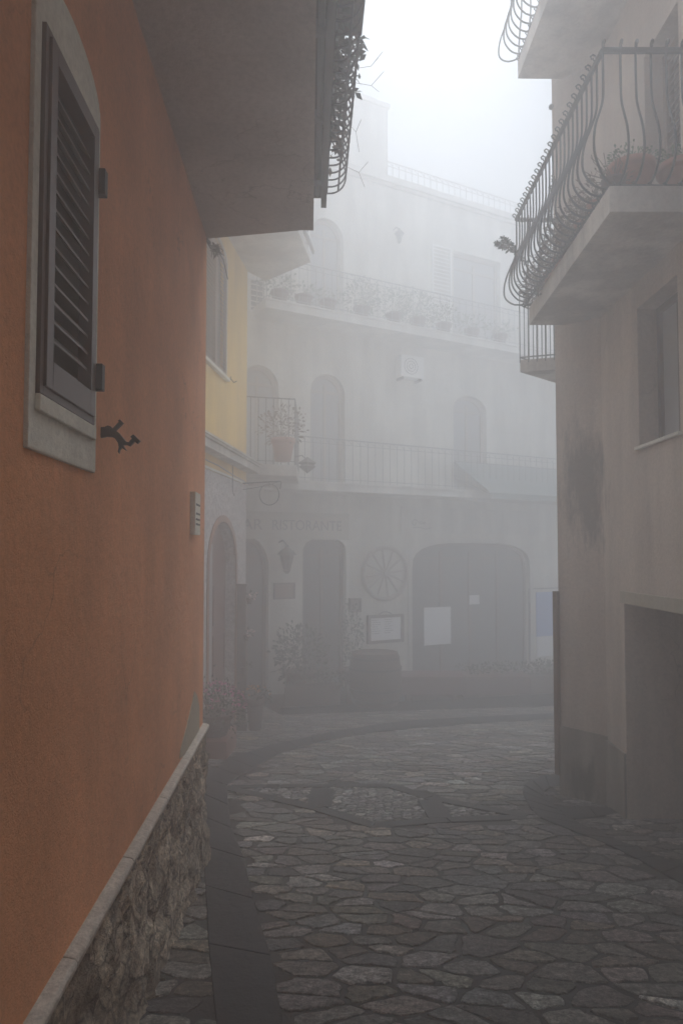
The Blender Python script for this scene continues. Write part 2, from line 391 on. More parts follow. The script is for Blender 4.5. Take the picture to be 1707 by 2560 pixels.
def railing(mb, path, z, prof, gap=.09, r=.006, rails=(), top_r=.014, balls=False, scrolls=False, arcs=False, flat=False):
    if len(prof) > 4: prof = smooth(prof)
    L = []
    for i in range(len(path)-1):
        a, b = Vector(path[i][:2]), Vector(path[i+1][:2]); d = b-a; ln = d.length; d.normalize(); nn = Vector((d.y, -d.x))
        k = max(1, int(round(ln/gap)))
        for j in range(k+1):
            if j == k and i < len(path)-2: continue
            q = a + d*(ln*j/k)
            if j == 0 and i > 0:
                pts = [(*offset_path(path, o)[i], z+h) for o, h in prof]
            else: pts = [(*(q+nn*o), z+h) for o, h in prof]
            mb.tube(pts, r, 5); t = pts[-1]
            if balls: mb.tube([(t[0]+nn.x*o_, t[1]+nn.y*o_, t[2]+h_) for o_, h_ in ((0, .015), (.004, .045), (.022, .055), (.036, .042), (.030, .026), (.018, .028))], .0065, 4); mb.tube([(t[0], t[1], t[2]), (t[0]+nn.x*.02, t[1]+nn.y*.02, t[2]+.022)], .006, 4)
            if scrolls:
                b0 = pts[0]; mb.tube([(b0[0]+nn.x*o, b0[1]+nn.y*o, b0[2]+h) for o, h in ((0, .02), (.03, .012), (.045, -.01), (.03, -.03), (.012, -.022), (.018, -.008))], r*.8, 4)
            if arcs and j < k:
                e = a + d*(ln*(j+1)/k); h = prof[-1][1]; o = prof[-1][0]
                mb.tube([(*(q.lerp(e, tt)+nn*o), z+h-.09*(tt**2)) for tt in (0, .3, .6, .85, 1)], r*.7, 4)
    rl = [(prof[-1][0], prof[-1][1], top_r)] + [(o, h, rr) for o, h, rr in rails]
    for o, h, rr in rl:
        op = offset_path(path, o)
        for i in range(len(op)-1): mb.tube([(*op[i], z+h), (*op[i+1], z+h)], rr, 6)
def potted(name, loc, r, h, label, cat, potmat='terracotta', leafmat='leaf', n=120, lr=None, L=.05, flowers=None, nf=20, group=None, cz=None, square=False):
    t = thing(name, loc, label, cat, group); x, y, z = loc
    mb = MB()
    mb.lathe(loc, [(r*.7, 0), (r*.95, h*.75), (r*.97, h*.8), (r*1.08, h*.8), (r*1.1, h), (r*.95, h), (r*.9, h*.93)], 18)
    mb.build('pot', potmat, t, True)
    lr = lr or (r*1.3, r*1.3, r*1.1); c = (x, y, z + h + (cz if cz is not None else lr[2]*.6))
    f = MB(); f.cloud(c, lr, int(n*1.8), L*.72, L*.34)
    for _ in range(10):
        a = rnd.uniform(0, 6.28); f.tube([(x, y, z+h*.9), (c[0]+math.cos(a)*lr[0]*.4, c[1]+math.sin(a)*lr[1]*.4, c[2]), (c[0]+math.cos(a)*lr[0]*.8, c[1]+math.sin(a)*lr[1]*.8, c[2]+lr[2]*rnd.uniform(.1, .8))], .003, 4)
    f.build('foliage', leafmat, t)
    if flowers:
        g = MB()
        for _ in range(nf):
            q = Vector((rnd.gauss(0, 1), rnd.gauss(0, 1), abs(rnd.gauss(0, 1))+.1)).normalized()
            p = Vector(c)+Vector((q.x*lr[0], q.y*lr[1], q.z*lr[2]))
            for k in range(5): g.leaf(p, (rnd.uniform(-1, 1), rnd.uniform(-1, 1), rnd.uniform(-.2, 1)), L*.45, L*.35)
        g.build('flower', flowers, t)
    return t

# ------------------------------------------------------------------ wall planes
PO = G(504, 2150); OW = Fr(PO, hd(762))                    # orange house, s=0 at its far corner, s<0 towards us
PYW = G(612, 1812); YW = Fr(PYW, hd(1025))                 # yellow house, s=0 at its far corner
q = ray(620, HY); PF = Vector((q.x/q.y*12.8, 12.8)); FW = Fr(PF, hd(4000))   # restaurant, s grows to the right
PR = G(1520, 2015); dR = hd(880); RW = Fr(PR, -dR)         # right house long wall, s grows towards us
PC = G(1402, 1988); CW = Fr(PC, (PR - PC).xy)              # its canted corner, s grows to the long wall
CL = (PR - PC).xy.length
print('planes', PO, PYW, PF, PR, PC)

# ------------------------------------------------------------------ ground
g = MB(); g.box((-24, -24, -.3), (26, 26, 0)); g.shear(); tag(g.build('ground', 'mortar'), kind='structure')

def resample(poly, n):
    d = [0]
    for a, b in zip(poly, poly[1:]): d.append(d[-1] + (Vector(b)-Vector(a)).length)
    out = []
    for i in range(n):
        t = d[-1]*i/(n-1); j = 0
        while j < len(d)-2 and d[j+1] < t: j += 1
        out.append(Vector(poly[j]).lerp(Vector(poly[j+1]), (t-d[j])/max(d[j+1]-d[j], 1e-9)))
    return out
TOP = .014
def band(name, A, B, n, mat='basalt'):
    A = resample([G(*p).xy for p in A], n); B = resample([G(*p).xy for p in B], n); mb = MB()
    for i in range(n-1):
        q = [A[i], B[i], B[i+1], A[i+1]]; c = sum(q, Vector((0, 0)))/4
        q = [c + (p-c)*(1-.0025/max((p-c).length, .02)) for p in q]
        sgn = sum(q[k].x*q[(k+1) % 4].y-q[(k+1) % 4].x*q[k].y for k in range(4))
        if sgn < 0: q.reverse()
        mb.prism(q, -.02, TOP + rnd.uniform(-.001, .002))
    mb.shear(); o = mb.build(name, mat, bevel=.006); tag(o, kind='structure'); return [v for v in A] + [v for v in reversed(B)]
bands = []
La = [(504, 1941), (504, 2102), (511, 2146), (513, 2227), (518, 2347), (531, 2459), (540, 2560), (556, 2760), (570, 3000)]
Lb = [(568, 1968), (571, 2035), (585, 2102), (612, 2151), (627, 2236), (654, 2325), (683, 2414), (702, 2526), (740, 2760), (780, 3000)]
bands.append(band('dark_paving_band', La, Lb, 8))
Ca = [(500, 1944), (568, 1907), (640, 1874), (760, 1847), (880, 1823), (1000, 1805), (1209, 1793), (1400, 1784), (1600, 1776)]
Cb = [(568, 1966), (604, 1940), (700, 1886), (796, 1858), (940, 1832), (1119, 1815), (1260, 1806), (1400, 1798), (1600, 1790)]
bands.append(band('dark_paving_band', Ca, Cb, 22))
Ra = [(1404, 1934), (1335, 1948), (1305, 1970), (1308, 1992), (1320, 2017), (1351, 2051), (1425, 2078), (1526, 2119), (1607, 2159), (1707, 2216), (1900, 2330)]
Rb = [(1404, 1965), (1374, 1972), (1358, 1985), (1364, 2000), (1378, 2011), (1398, 2031), (1459, 2068), (1547, 2105), (1627, 2139), (1707, 2170), (1900, 2262)]
bands.append(band('dark_paving_band', Ra, Rb, 16))
bands.append(band('dark_paving_band', [(1398, 2030), (1480, 2024), (1553, 2022)], [(1420, 2052), (1490, 2046), (1553, 2036)], 3))
def strip(pts, w, name='diamond_border', n=None):
    P = [G(*p).xy for p in pts]; L = offset_path(P, w/2); Rr = offset_path(P, -w/2); mb = MB()
    for i in range(len(P)-1):
        k = max(1, int((P[i+1]-P[i]).length/.45))
        for j in range(k):
            a, b = j/k, (j+1)/k; q = [L[i].lerp(L[i+1], a), L[i].lerp(L[i+1], b), Rr[i].lerp(Rr[i+1], b), Rr[i].lerp(Rr[i+1], a)]
            c = sum(q, Vector((0, 0)))/4; q = [c+(p-c)*(1-.006/max((p-c).length, .02)) for p in q]
            if sum(q[m].x*q[(m+1) % 4].y-q[(m+1) % 4].x*q[m].y for m in range(4)) < 0: q.reverse()
            mb.prism(q, -.02, TOP+rnd.uniform(-.002, 0))
    mb.shear(); tag(mb.build(name, 'basalt2'), kind='structure'); return L + list(reversed(Rr))
bands.append(strip([(574, 1970), (700, 1968), (976, 1967), (1071, 1997), (1317, 2044)], .13))
bands.append(strip([(575, 1974), (690, 2000), (795, 2025), (934, 2067), (1120, 2053), (1317, 2046)], .13))
bands.append(strip([(807, 1974), (797, 2021)], .22)); bands.append(strip([(1072, 2003), (1102, 2050)], .20))
diamond = [G(*p).xy for p in [(574, 1970), (976, 1967), (1071, 1997), (1317, 2044), (1120, 2053), (934, 2067), (795, 2025)]]

def chaikin(p):
    out = []
    for i in range(len(p)):
        a, b = p[i], p[(i+1) % len(p)]; out += [a*.86+b*.14, a*.14+b*.86]
    return out
def stones(mb, x0, x1, y0, y1, sx, sy, ang, keep, gap, jit, seed, cols, h=(.010, .020), drop=.14):
    rg = random.Random(seed); ca, sa = math.cos(ang), math.sin(ang)
    def toW(p): x, y = p.x*sx, p.y*sy; return Vector((x*ca-y*sa, x*sa+y*ca))
    corners = [Vector((a*ca+b*sa, -a*sa+b*ca)) for a in (x0, x1) for b in (y0, y1)]
    i0, i1 = int(min(c.x for c in corners)/sx)-2, int(max(c.x for c in corners)/sx)+2
    j0, j1 = int(min(c.y for c in corners)/sy)-2, int(max(c.y for c in corners)/sy)+2
    S = {}
    for i in range(i0, i1):
        for j in range(j0, j1):
            if rg.random() > drop: S[i, j] = Vector((i+(.5 if j % 2 else 0)+rg.uniform(-jit, jit), j+rg.uniform(-jit, jit)))
    for (i, j), p in S.items():
        wp = toW(p)
        if not (x0-.2 < wp.x < x1+.2 and y0-.2 < wp.y < y1+.2): continue
        if not keep(wp): continue
        poly = [p+Vector(v) for v in ((-2, -2), (2, -2), (2, 2), (-2, 2))]
        for di in range(-3, 4):
            for dj in range(-3, 4):
                q = S.get((i+di, j+dj))
                if q is None or q is p: continue
                m = (p+q)/2; d = q-p; out = []
                for k in range(len(poly)):
                    a, b = poly[k], poly[(k+1) % len(poly)]; fa, fb = (a-m).dot(d), (b-m).dot(d)
                    if fa <= 0: out.append(a)
                    if (fa < 0) != (fb < 0) and fa != fb: out.append(a+(b-a)*(fa/(fa-fb)))
                poly = out
                if len(poly) < 3: break
            if len(poly) < 3: break
        if len(poly) < 3: continue
        W = [toW(v) for v in poly]
        W = chaikin(W); L2 = []
        for a_, b_ in zip(W, W[1:]+W[:1]):
            L2.append(a_)
            if (b_-a_).length > .035: L2.append((a_+b_)/2)
        W = [v+Vector((rg.uniform(-1, 1), rg.uniform(-1, 1)))*min(.009, .12*gap*5*.1+.004) for v in L2]
        c = sum(W, Vector((0, 0)))/len(W)
        W = [c+(v-c)*max(.25, 1-(gap*rg.uniform(.7, 1.5)+rg.uniform(-.004, .006))/max((v-c).length, .01)) for v in W]
        n = len(W); tl = Vector((rg.uniform(-.015, .015), rg.uniform(-.015, .015))); hh = rg.uniform(*h)
        base = tuple(.95*q for q in rg.choice(cols)); k_ = rg.uniform(.55, 1.35)*(1.55 if rg.random() < .16 else 1); col = tuple(x*k_*rg.uniform(.95, 1.05) for x in base)
        rings = [(1.0, -.01), (1.0, hh*.6), (.975, hh*.9), (.88, hh)]
        vs = [(c.x+(v.x-c.x)*s_, c.y+(v.y-c.y)*s_, z_+(v-c).dot(tl)*(1 if z_ > 0 else 0)) for s_, z_ in rings for v in W]
        vs = [(x_, y_, z_+(rg.uniform(-.001, .001) if z_ > hh*.8 else 0)) for x_, y_, z_ in vs]; vs.append((c.x, c.y, hh*1.02)); t = len(vs)-1
        fs = [(r_*n+a, r_*n+(a+1) % n, (r_+1)*n+(a+1) % n, (r_+1)*n+a) for r_ in range(3) for a in range(n)]
        fs += [(3*n+a, 3*n+(a+1) % n, t) for a in range(n)]
        mb.add(vs, fs, col)
def inband(p): return any(inpoly(p, b) for b in bands)
greys = [(.27, .25, .215), (.24, .205, .165), (.25, .235, .215), (.22, .21, .20), (.28, .265, .245), (.23, .20, .18), (.20, .195, .19), (.25, .21, .185), (.34, .325, .30)]
mb = MB(); stones(mb, -4.0, 8.5, 1.2, 15.0, .225, .128, R(-7), lambda p: not inpoly(p, diamond) and not inband(p), .0135, .44, 11, greys, (.005, .011))
mb.shear(); tag(mb.build('flagstone_paving', 'paving', tint=True), kind='structure')
light = [(.33, .32, .30), (.29, .28, .27), (.38, .37, .34)]
mb = MB(); stones(mb, -2, 4.5, 4.6, 9.0, .10, .062, R(35), lambda p: inpoly(p, diamond) and not inband(p), .008, .3, 5, light, (.005, .011), .02)
mb.shear(); tag(mb.build('small_cobble_paving', 'paving', smooth=True, tint=True), kind='structure')

# ------------------------------------------------------------------ orange house
s_near = -9.0
H1 = thing('orange_house', (PO.x-.4, PO.y-1, 0), 'orange stuccoed house at the left with rubble stone base and louvred shutter', 'house')
wr = [OW.hit(108, 500, .022)[0], OW.hit(246, 500, .022)[0]]
zt = OW.hit(250, 325, .022)[1]; zb = OW.hit(232, 1062, .022)[1]
s0, s1 = wr; print('shutter', s0, s1, zb, zt)
hole = rect(s0+.035, zb+.04, s1-.035, zt-.04)
so0, so1 = OW.hit(74, 900, .012)[0], OW.hit(243, 900, .012)[0]
zbo = OW.hit(237, 1182, .012)[1]; ze = OW.hit(255, 310, .012)[1]
w1 = wall(OW, s_near, 0, -.7, 5.3, [hole], .16, .5)
w1.build('wall', 'orange', H1)
side = MB(); side.box((PO.x-6, PO.y-.5, -1), (PO.x-.5, PO.y-.012, 5.3)); side.build('side_wall', 'orange', H1)
roof = MB(); roof.prism([OW.p(s_near, 0, .15).xy, OW.p(0.1, 0, .15).xy, OW.p(.1, 0, -6).xy, OW.p(s_near, 0, -6).xy], 5.32, 5.5); roof.build('roof', 'terracotta', H1)
# stone base: rough, gently battered
sb = MB(); ns, nz = 240, 26; zz = .625
zmould = OW.hit(474, 1899, .03)[1]; print('mould z', zmould, OW.hit(300, 2200)[1])
vs = []
from mathutils import noise as mn
for i in range(ns+1):
    for j in range(nz+1):
        a = -5.0+5.0*i/ns; z = -.75+(zmould+.75)*j/nz
        b = .030 + .05*(1-j/nz)**2 + .022*mn.noise(Vector((a*5, z*7, 0)))+.018*mn.noise(Vector((a*17, z*19, 3))) + .012*mn.noise(Vector((a*45, z*45, 3)))
        cell = mn.voronoi(Vector((a*3.2+.35*mn.noise(Vector((a*4, z*4, 9))), z*5.5, 0)))[0]; e = cell[1]-cell[0]
        b -= .035*max(0, 1-e/.14)
        b = max(b, .007); vs.append(OW.p(a if i < ns else 0.004, z, b))
fs = [(i*(nz+1)+j, (i+1)*(nz+1)+j, (i+1)*(nz+1)+j+1, i*(nz+1)+j+1) for i in range(ns) for j in range(nz)]
sb.add(vs, fs); 
sb.fbox(OW, -5, .004, -.8, zmould, -.4, -.02)
sb.build('stone_base', 'rock', H1, True)
mo = MB(); a = -6.0
while a < 0:
    L_ = rnd.uniform(.5, .75); b = min(a+L_, .0)
    if b > -.08: b = .02
    prof = [(-.01, zmould-.01), (.034, zmould-.01), (.042, zmould-.003), (.043, zmould+.014), (.036, zmould+.024), (.01, zmould+.030), (-.01, zmould+.031)]
    n = len(prof); vs = [OW.p(aa, z, o) for aa in (a+.002, b-.002) for o, z in prof]
    mo.add(vs, [tuple(range(n)), tuple(reversed(range(n, 2*n)))]+[(i, n+i, n+(i+1) % n, (i+1) % n) for i in range(n)])
    a = b
    if b > 0: break
mo.build('base_moulding', 'mould', H1, bevel=.004)
pt = MB(); pp = [(1090, 65), (1105, 90), (1117, 150), (1117, 322), (1060, 400), (1008, 442), (1012, 395), (1048, 260), (1078, 130)]
hp = [OW.hit(x/2.24, 1700+y/2.24, .004) for x, y in pp]; hp = [(min(a, -.012), z) for a, z in hp]
pt.fprism(OW, hp, -.005, .004); pt.build('bare_plaster_patch', 'patch', H1)
# window: surround, shutter, hinges
oc = arch(so0, zbo, so1, ze, ze+.13, 16); ic = arch(s0, zb-.0, s1, zt, zt+.0005, 16)
W = MB(); W.fring(OW, oc, ic, -.03, .012)
wo_ = W.build('window', 'surround', H1, bevel=.004)
W = MB(); W.fbox(OW, s0-.005, s1+.006, zb-.045, zb-.001, .011, .026); W.build('sill', 'surround', wo_, bevel=.004)
S = MB(); frame4(S, OW, s0+.002, zb+.002, s1-.002, zt-.002, .022, -.02, .022)
frame4(S, OW, s0+.024, zb+.024, s1-.024, zt-.024, .045, -.012, .030, .075)
li0, li1 = s0+.069, s1-.069; lz0, lz1 = zb+.10, zt-.07
louvres(S, OW, li0, li1, lz0+.05, lz1-.03, 14, .002, .036, .008)
sh = S.build('shutter', 'shutter', wo_, bevel=.0015)
D = MB(); D.fbox(OW, s0+.036, s1-.036, zb+.041, zt-.041, -.032, -.0215); D.build('pane', 'dark', wo_)
for y0 in (455, 943):
    h = MB(); a, z = OW.hit(243 if y0 < 600 else 236, y0, .02)
    h.fbox(OW, s1-.02, s1+.012, z-.042, z+.042, .012, .048); h.build('hinge', 'iron', sh, bevel=.002)
# iron shutter holder
a, z = OW.hit(253, 1078); base = OW.p(a, z, 0); Yc = base.y
hb = [(567, 960), (590, 958), (605, 950), (622, 955), (632, 968), (668, 930), (664, 922), (674, 916), (692, 936), (686, 942), (650, 978), (668, 992), (690, 1020), (706, 1040), (722, 1044), (742, 1022), (732, 1014), (748, 1000), (786, 1036), (770, 1052), (756, 1040), (728, 1066), (710, 1058), (692, 1060), (700, 1076), (712, 1092), (694, 1082), (684, 1074), (672, 1086), (668, 1106), (662, 1096), (668, 1070), (664, 1048), (648, 1024), (630, 1014), (600, 1012), (567, 1018)]
v3 = [atY(x/2.24, 640+y/2.24, Yc) for x, y in hb]
hm = MB(); n = len(v3); hm.add([(v.x, Yc-.006, v.z) for v in v3]+[(v.x, Yc+.006, v.z) for v in v3], [tuple(range(n)), tuple(reversed(range(n, 2*n)))]+[(i, n+i, n+(i+1) % n, (i+1) % n) for i in range(n)])
hm.build('shutter_catch', 'iron', H1)
# plaque on the corner
a, z = OW.hit(487, 1283, .03); sg = thing('wall_plaque', OW.p(a, z, 0), 'small pale box plaque on the corner of the orange wall', 'plaque')
aN = OW.hit(475, 1283)[0]; pr_ = .001
while OW.hit(488, 1283, pr_)[0] > aN and pr_ < .2: pr_ += .001
aF = min(OW.hit(501, 1283, pr_)[0], -.03); a = aN; print('plaque', aN, aF, pr_)
k = MB(); k.fbox(OW, aN, aF, OW.hit(495, 1337, pr_)[1], OW.hit(495, 1232, pr_)[1], 0, pr_); k.build('board', 'surround', sg, bevel=.003)
k = MB()
for zz_ in (.05, -.005, -.04, -.07):
    for i in range(3): k.fbox(OW, aN+(aF-aN)*(.15+.27*i), aN+(aF-aN)*(.33+.27*i), z+zz_, z+zz_+.012, pr_, pr_+.002)
k.build('lettering', 'ink', sg)
# balcony
za = OW.hit(506, 562)[1]; print('soffit z', za)
d_ = ray(783, 573); t_ = (za-EYE)/d_.z; corner = Vector((d_.x*t_, d_.y*t_)); d2 = ray(789, 60); t_ = (za-EYE)/d2.z; c2 = Vector((d2.x*t_, d2.y*t_))
dirb = (corner-c2).normalized(); near = corner-dirb*8; wallfar = OW.p(0.0, 0, 0).xy
print('balcony', corner, c2, wallfar)
bl = MB(); bl.prism([near, corner, wallfar+Vector((-.02, 0)), OW.p(-8, 0, -.02).xy][::-1] if False else [OW.p(-8, 0, -.02).xy, near, corner, OW.p(.0, 0, -.02).xy], za, za+.17)
slab = bl.build('balcony', 'concrete', H1, bevel=.004)
nb = Vector((dirb.y, -dirb.x))
gt = MB(); zt2 = za+.172
def lbox(mb, p0, p1, n, o0, o1, z0, z1):
    q = [p0+n*o0, p1+n*o0, p1+n*o1, p0+n*o1]; mb.prism([q[0], q[3], q[2], q[1]] if (q[1]-q[0]).x*(q[3]-q[0]).y-(q[1]-q[0]).y*(q[3]-q[0]).x < 0 else q, z0, z1)
e0, e1 = near, corner-dirb*.10
lbox(gt, e0, e1, nb, .05, .085, za+.10, za+.20); lbox(gt, e0, e1, nb, .003, .05, za+.165, za+.20)
gt.build('gutter', 'gutter', slab)
es = MB(); lbox(es, near, corner, nb, -.075, .001, za-.007, za-.001); es.build('edge_strip', 'concrete', slab)
pp_ = MB()
pp_.tube([(*(near+nb*.028), za+.135), (*(e1-dirb*.1+nb*.028), za+.135)], .016, 8)
k = .3
while k < 5:
    c = e1-dirb*k; lbox(pp_, c, c+dirb*.05, nb, .002, .05, za+.11, za+.16); k += .62
pp_.build('pipe', 'pipe', slab, True)
rl = MB(); P = [near, corner-dirb*.02, OW.p(0, 0, -.0).xy+Vector((.0, -.02))]
# bars swell outwards like a bow (bombe railing)
prof = [(.085, .03), (.14, .035), (.19, .07), (.215, .13), (.21, .20), (.17, .30), (.11, .42), (.07, .55), (.06, 1.25)]
railing(rl, [near, corner-dirb*.10], za+.17, prof, .082, .0055, [(.215, .15, .006), (.19, .26, .005), (.165, .05, .006), (.085, .03, .010)])
railing(rl, [corner-dirb*.10+nb*.04, OW.p(-.10, 0, 0).xy], za+.17, [(0, .03), (.03, .08), (.04, .14), (.03, .25), (0, .45), (0, .95)], .082, .0055, [(.04, .14, .006), (0, .03, .010)])
rl.build('railing', 'iron', slab)
# things on that balcony
rowY = [3.0, 3.18, 3.38, 3.55, 3.72, 3.90, 4.12]
for i, Yb in enumerate(rowY):
    c = corner-dirb*(corner.y-Yb); p = c+nb*.02
    t = thing('balcony_plant', (p.x, p.y, za+.20), ['leafy balcony plant nearest overhead behind the left railing', 'second leafy plant behind the left bowed railing', 'third leafy plant behind the left bowed railing', 'balcony plant whose big leaves stick out through the left railing', 'dense trailing plant in the middle of the left railing', 'low trailing plant before the pale pot on the left balcony', 'sparse yellowish plant near the far end of the left balcony'][i], 'plant', 'plants on the orange house balcony')
    pm = MB(); pm.lathe((p.x, p.y, za+.17), [(.06, 0), (.085, .15), (.09, .16), (.08, .16)], 12); pm.build('pot', 'terracotta' if i % 2 else 'clay_dark', t, True)
    f = MB(); f.cloud((p.x+.05, p.y, za+.33), (.09, .13, .15), 300 if i < 5 else 90, .045, .028)
    if i in (2, 3, 4):
        for j in range(3):
            yy = p.y+rnd.uniform(-.12, .15); q0 = Vector((p.x+.14, yy, za+.32)); q1 = q0+Vector((rnd.uniform(.05, .09), rnd.uniform(-.02, .03), .08)); f.tube([q0, q1], .003, 4)
            for m_ in range(4): f.leaf(q1-Vector((.02*m_, 0, .01)), (rnd.uniform(.1, 1), rnd.uniform(-1, 1), rnd.uniform(-.6, 1)), .055, .03)
    f.build('foliage', 'leafdark' if i < 5 else 'leafdry', t)
c = corner-dirb*(corner.y-2.25)
# hanging planter box (top of the frame)
c = corner-dirb*(corner.y-3.17); bx = MB(); lbox(bx, c-dirb*.8, c, nb, .10, .225, za+.28, za+.46)
t = tag(bx.build('planter_box', 'wood', bevel=.008), 'dark planter box hung outside the railing at the top of the picture', 'planter')
tw = MB()
for (dy, dx, dz) in ((-1.05, .20, .10), (-.95, .22, -.02), (-.6, .1, -.15), (-.15, .2, -.12)):
    b0 = corner+dirb*dy; st = Vector((b0.x+.2, b0.y, za+.36)); tw.tube([st, st+Vector((dx*.5, .02, dz*.3)), st+Vector((dx*.7, .05, dz))], .0013, 4); tw.tube([st+Vector((dx*.5, .02, dz*.3)), st+Vector((dx*.8, -.02, dz*.3+.05))], .0015, 4)
tag(tw.build('dry_twigs', 'leafdry'), 'thin bare twigs poking out of the far end of the left railing', 'twigs')

# ------------------------------------------------------------------ yellow house
H2 = thing('yellow_house', (PYW.x-.3, PYW.y-1, 0), 'yellow house with white rough stone ground floor behind the orange one', 'house')
zc = YW.hit(612, 1150)[1]; zc2 = YW.hit(612, 1211)[1]
def yr(x0, y0, x1, y1, o=0): return YW.rect(x0, y0, x1, y1, o)
sw0, zwb, sw1, zwt = YW.hit(500, 750)[0], YW.hit(563, 943)[1], YW.hit(564, 800)[0], YW.hit(563, 655)[1]
hw = arch(sw0, zwb, sw1, zwt, zwt+.17, 12)
zl = YW.hit(612, 1211)[1]; print('yellow', zc, zl, sw0, sw1, zwb, zwt)
wall(YW, -5, 0, zl, 7.0, [hw], .12, .5).build('wall', 'yellow', H2)
sd0 = YW.hit(500, 1500)[0]-.5; sd1 = YW.hit(588, 1500)[0]; zdt = YW.hit(545, 1302)[1]; 
sd0 = sd1-1.35
DB = gz(PYW.y)+.12
hd_ = arch(sd0, DB, sd1, zdt-.6, zdt, 14)
wall(YW, -5, -.0, -1.6, zl-.004, [hd_], .22, .5).build('stone_front', 'rough_white', H2)
x = MB(); x.fring(YW, arch(sd0-.09, DB, sd1+.09, zdt-.6, zdt+.09, 14), hd_, -.02, .012); x.build('door_surround', 'brown_trim', H2)
x = MB(); x.fbox(YW, sd0, sd1, DB, zdt+.05, -.19, -.15); dr = x.build('door', 'door', H2)
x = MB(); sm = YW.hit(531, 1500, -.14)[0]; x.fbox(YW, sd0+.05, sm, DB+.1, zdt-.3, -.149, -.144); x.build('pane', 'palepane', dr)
x = MB()
for z in (DB+.15, DB+.85, DB+1.55): frame4(x, YW, sm+.05, z, sd1-.05, z+.55, .03, -.149, -.138)
x.build('panel', 'door', dr)
x = MB(); x.tube([YW.p(sm+.04, DB+1, -.12), YW.p(sm+.12, DB+1, -.12)], .012, 6); x.build('handle', 'iron', dr)
x = MB(); x.fbox(YW, -5, .05, zl-.0, zl+.03, .002, .018); x.build('string_course', 'surround', H2)
# window with two shutter leaves
x = MB(); x.fring(YW, arch(sw0-.05, zwb-.05, sw1+.05, zwt, zwt+.22, 12), hw, -.02, .014); wy = x.build('window', 'concrete2', H2)
x = MB(); x.fbox(YW, sw0-.08, sw1+.05, zwb-.05, zwb-.01, .016, .06); x.build('sill', 'surround', wy)
mid = YW.hit(538, 800)[0]
for a, b in ((sw0, mid-.004), (mid+.004, sw1)):
    x = MB(); frame4(x, YW, a, zwb, b, zwt, .045, -.02, .02); louvres(x, YW, a+.045, b-.045, zwb+.05, zwt-.05, 26, 0, .042, .006)
    x.fprism(YW, [(p[0]*1.0, p[1]) for p in [(a, zwt+.002), (b, zwt+.002), (b, zwt+(.11 if a == sw0 else .03)), (a, zwt+(.03 if a == sw0 else .11))]], -.02, .0)
    x.build('shutter', 'shutter2', wy)
x = MB(); x.fbox(YW, sw0, sw1, zwb, zwt+.1, -.1, -.08); x.build('pane', 'dark', wy)
a, z = YW.hit(568, 948)
x = MB(); x.tube([YW.p(a, z, 0), YW.p(a+.02, z+.01, .05), YW.p(a+.03, z-.04, .09), YW.p(a+.03, z-.02, .13)], .009, 5); x.tube([YW.p(a, z, .03), YW.p(a, z+.04, .06)], .006, 4); x.build('shutter_catch', 'iron', H2)
# cornice ledge above the ground floor
x = MB(); zk0 = YW.hit(640, 1178, .19)[1]; 
for (z0_, z1_, o) in ((zk0, zk0+.10, .17), (zk0+.10, zk0+.13, .20), (zk0+.13, zk0+.155, .22)): x.fbox(YW, -5, .22 if o < .2 else .25, z0_, z1_, -.02, o)
x.build('cornice', 'concrete2', H2)
x = MB(); pl = [YW.hit(px, py, .02) for px, py in ((500, 1140), (520, 1152), (545, 1163), (562, 1174), (590, 1192), (612, 1204))]
x.tube([YW.p(a, z, .02) for a, z in pl], .008, 5); x.build('cable', 'pipe', H2)
x = MB(); a = YW.hit(578, 1210)[0]; zz0 = YW.hit(578, 1225)[1]; x.tube([YW.p(a, zk0, .02), YW.p(a, zz0, .02), YW.p(a+.05, zz0-.08, .03)], .005, 4); x.build('cable', 'iron2', H2)
# balcony slab overhead
zb2 = YW.hit(622, 682)[1]
def atz(px, py, z): d = ray(px, py); t = (z-EYE)/d.z; return Vector((d.x*t, d.y*t))
A_, B_, C_ = atz(745, 576, zb2), atz(776, 655, zb2), atz(664, 702, zb2)
A0 = B_+(A_-B_)*3.4
x = MB(); x.prism([YW.p(-2.6, 0, -.02).xy, A0, B_, C_, YW.p(0.0, 0, -.02).xy], zb2, zb2+.15); yb = x.build('balcony', 'white', H2)
x = MB(); x.tube([(*(A0+Vector((.05, 0))), zb2+.11), (*(B_+Vector((.05, -.1))), zb2+.11)], .03, 8); x.build('gutter', 'pipe', yb)
x = MB(); railing(x, [A0, B_, C_], zb2+.15, [(-.04, 0), (-.04, .85)], .1, .007); x.build('railing', 'iron2', yb)
x = MB(); x.prism([YW.p(-5, 0, -.5).xy, YW.p(0, 0, -.5).xy, YW.p(0, 0, -5).xy, YW.p(-5, 0, -5).xy], -1.6, 7.0); x.build('rear_mass', 'yellow', H2)
x = MB(); x.prism([YW.p(-5, 0, .2).xy, YW.p(.15, 0, .2).xy, YW.p(.15, 0, -5).xy, YW.p(-5, 0, -5).xy], 7.02, 7.2); x.build('roof', 'terracotta', H2)
# lamp bracket with tangled wire at the orange corner
p0 = OW.p(-.02, OW.hit(508, 575)[1], .0); tb = thing('wire_bracket', p0, 'iron bracket with a knot of wire just under the orange house balcony', 'bracket')
x = MB(); e = atY(541, 620, p0.y+.25); x.tube([p0, p0.lerp(e, .4)+Vector((.0, 0, -.03)), e], .007, 5); x.tube([Vector((p0.x, p0.y, za-.01)), p0.lerp(e, .3)], .012, 5); x.build('arm', 'iron2', tb)
x = MB()
for i in range(7):
    v = [e+Vector((rnd.uniform(-.05, .05), rnd.uniform(-.05, .05), rnd.uniform(-.06, .04))) for _ in range(6)]; x.tube(v, .003, 4, True)
x.ball(e, .028, 8, 6); x.tube([e, e+Vector((.05, .02, -.08)), e+Vector((.08, .03, -.22))], .003, 4); x.build('wire_knot', 'iron2', tb)
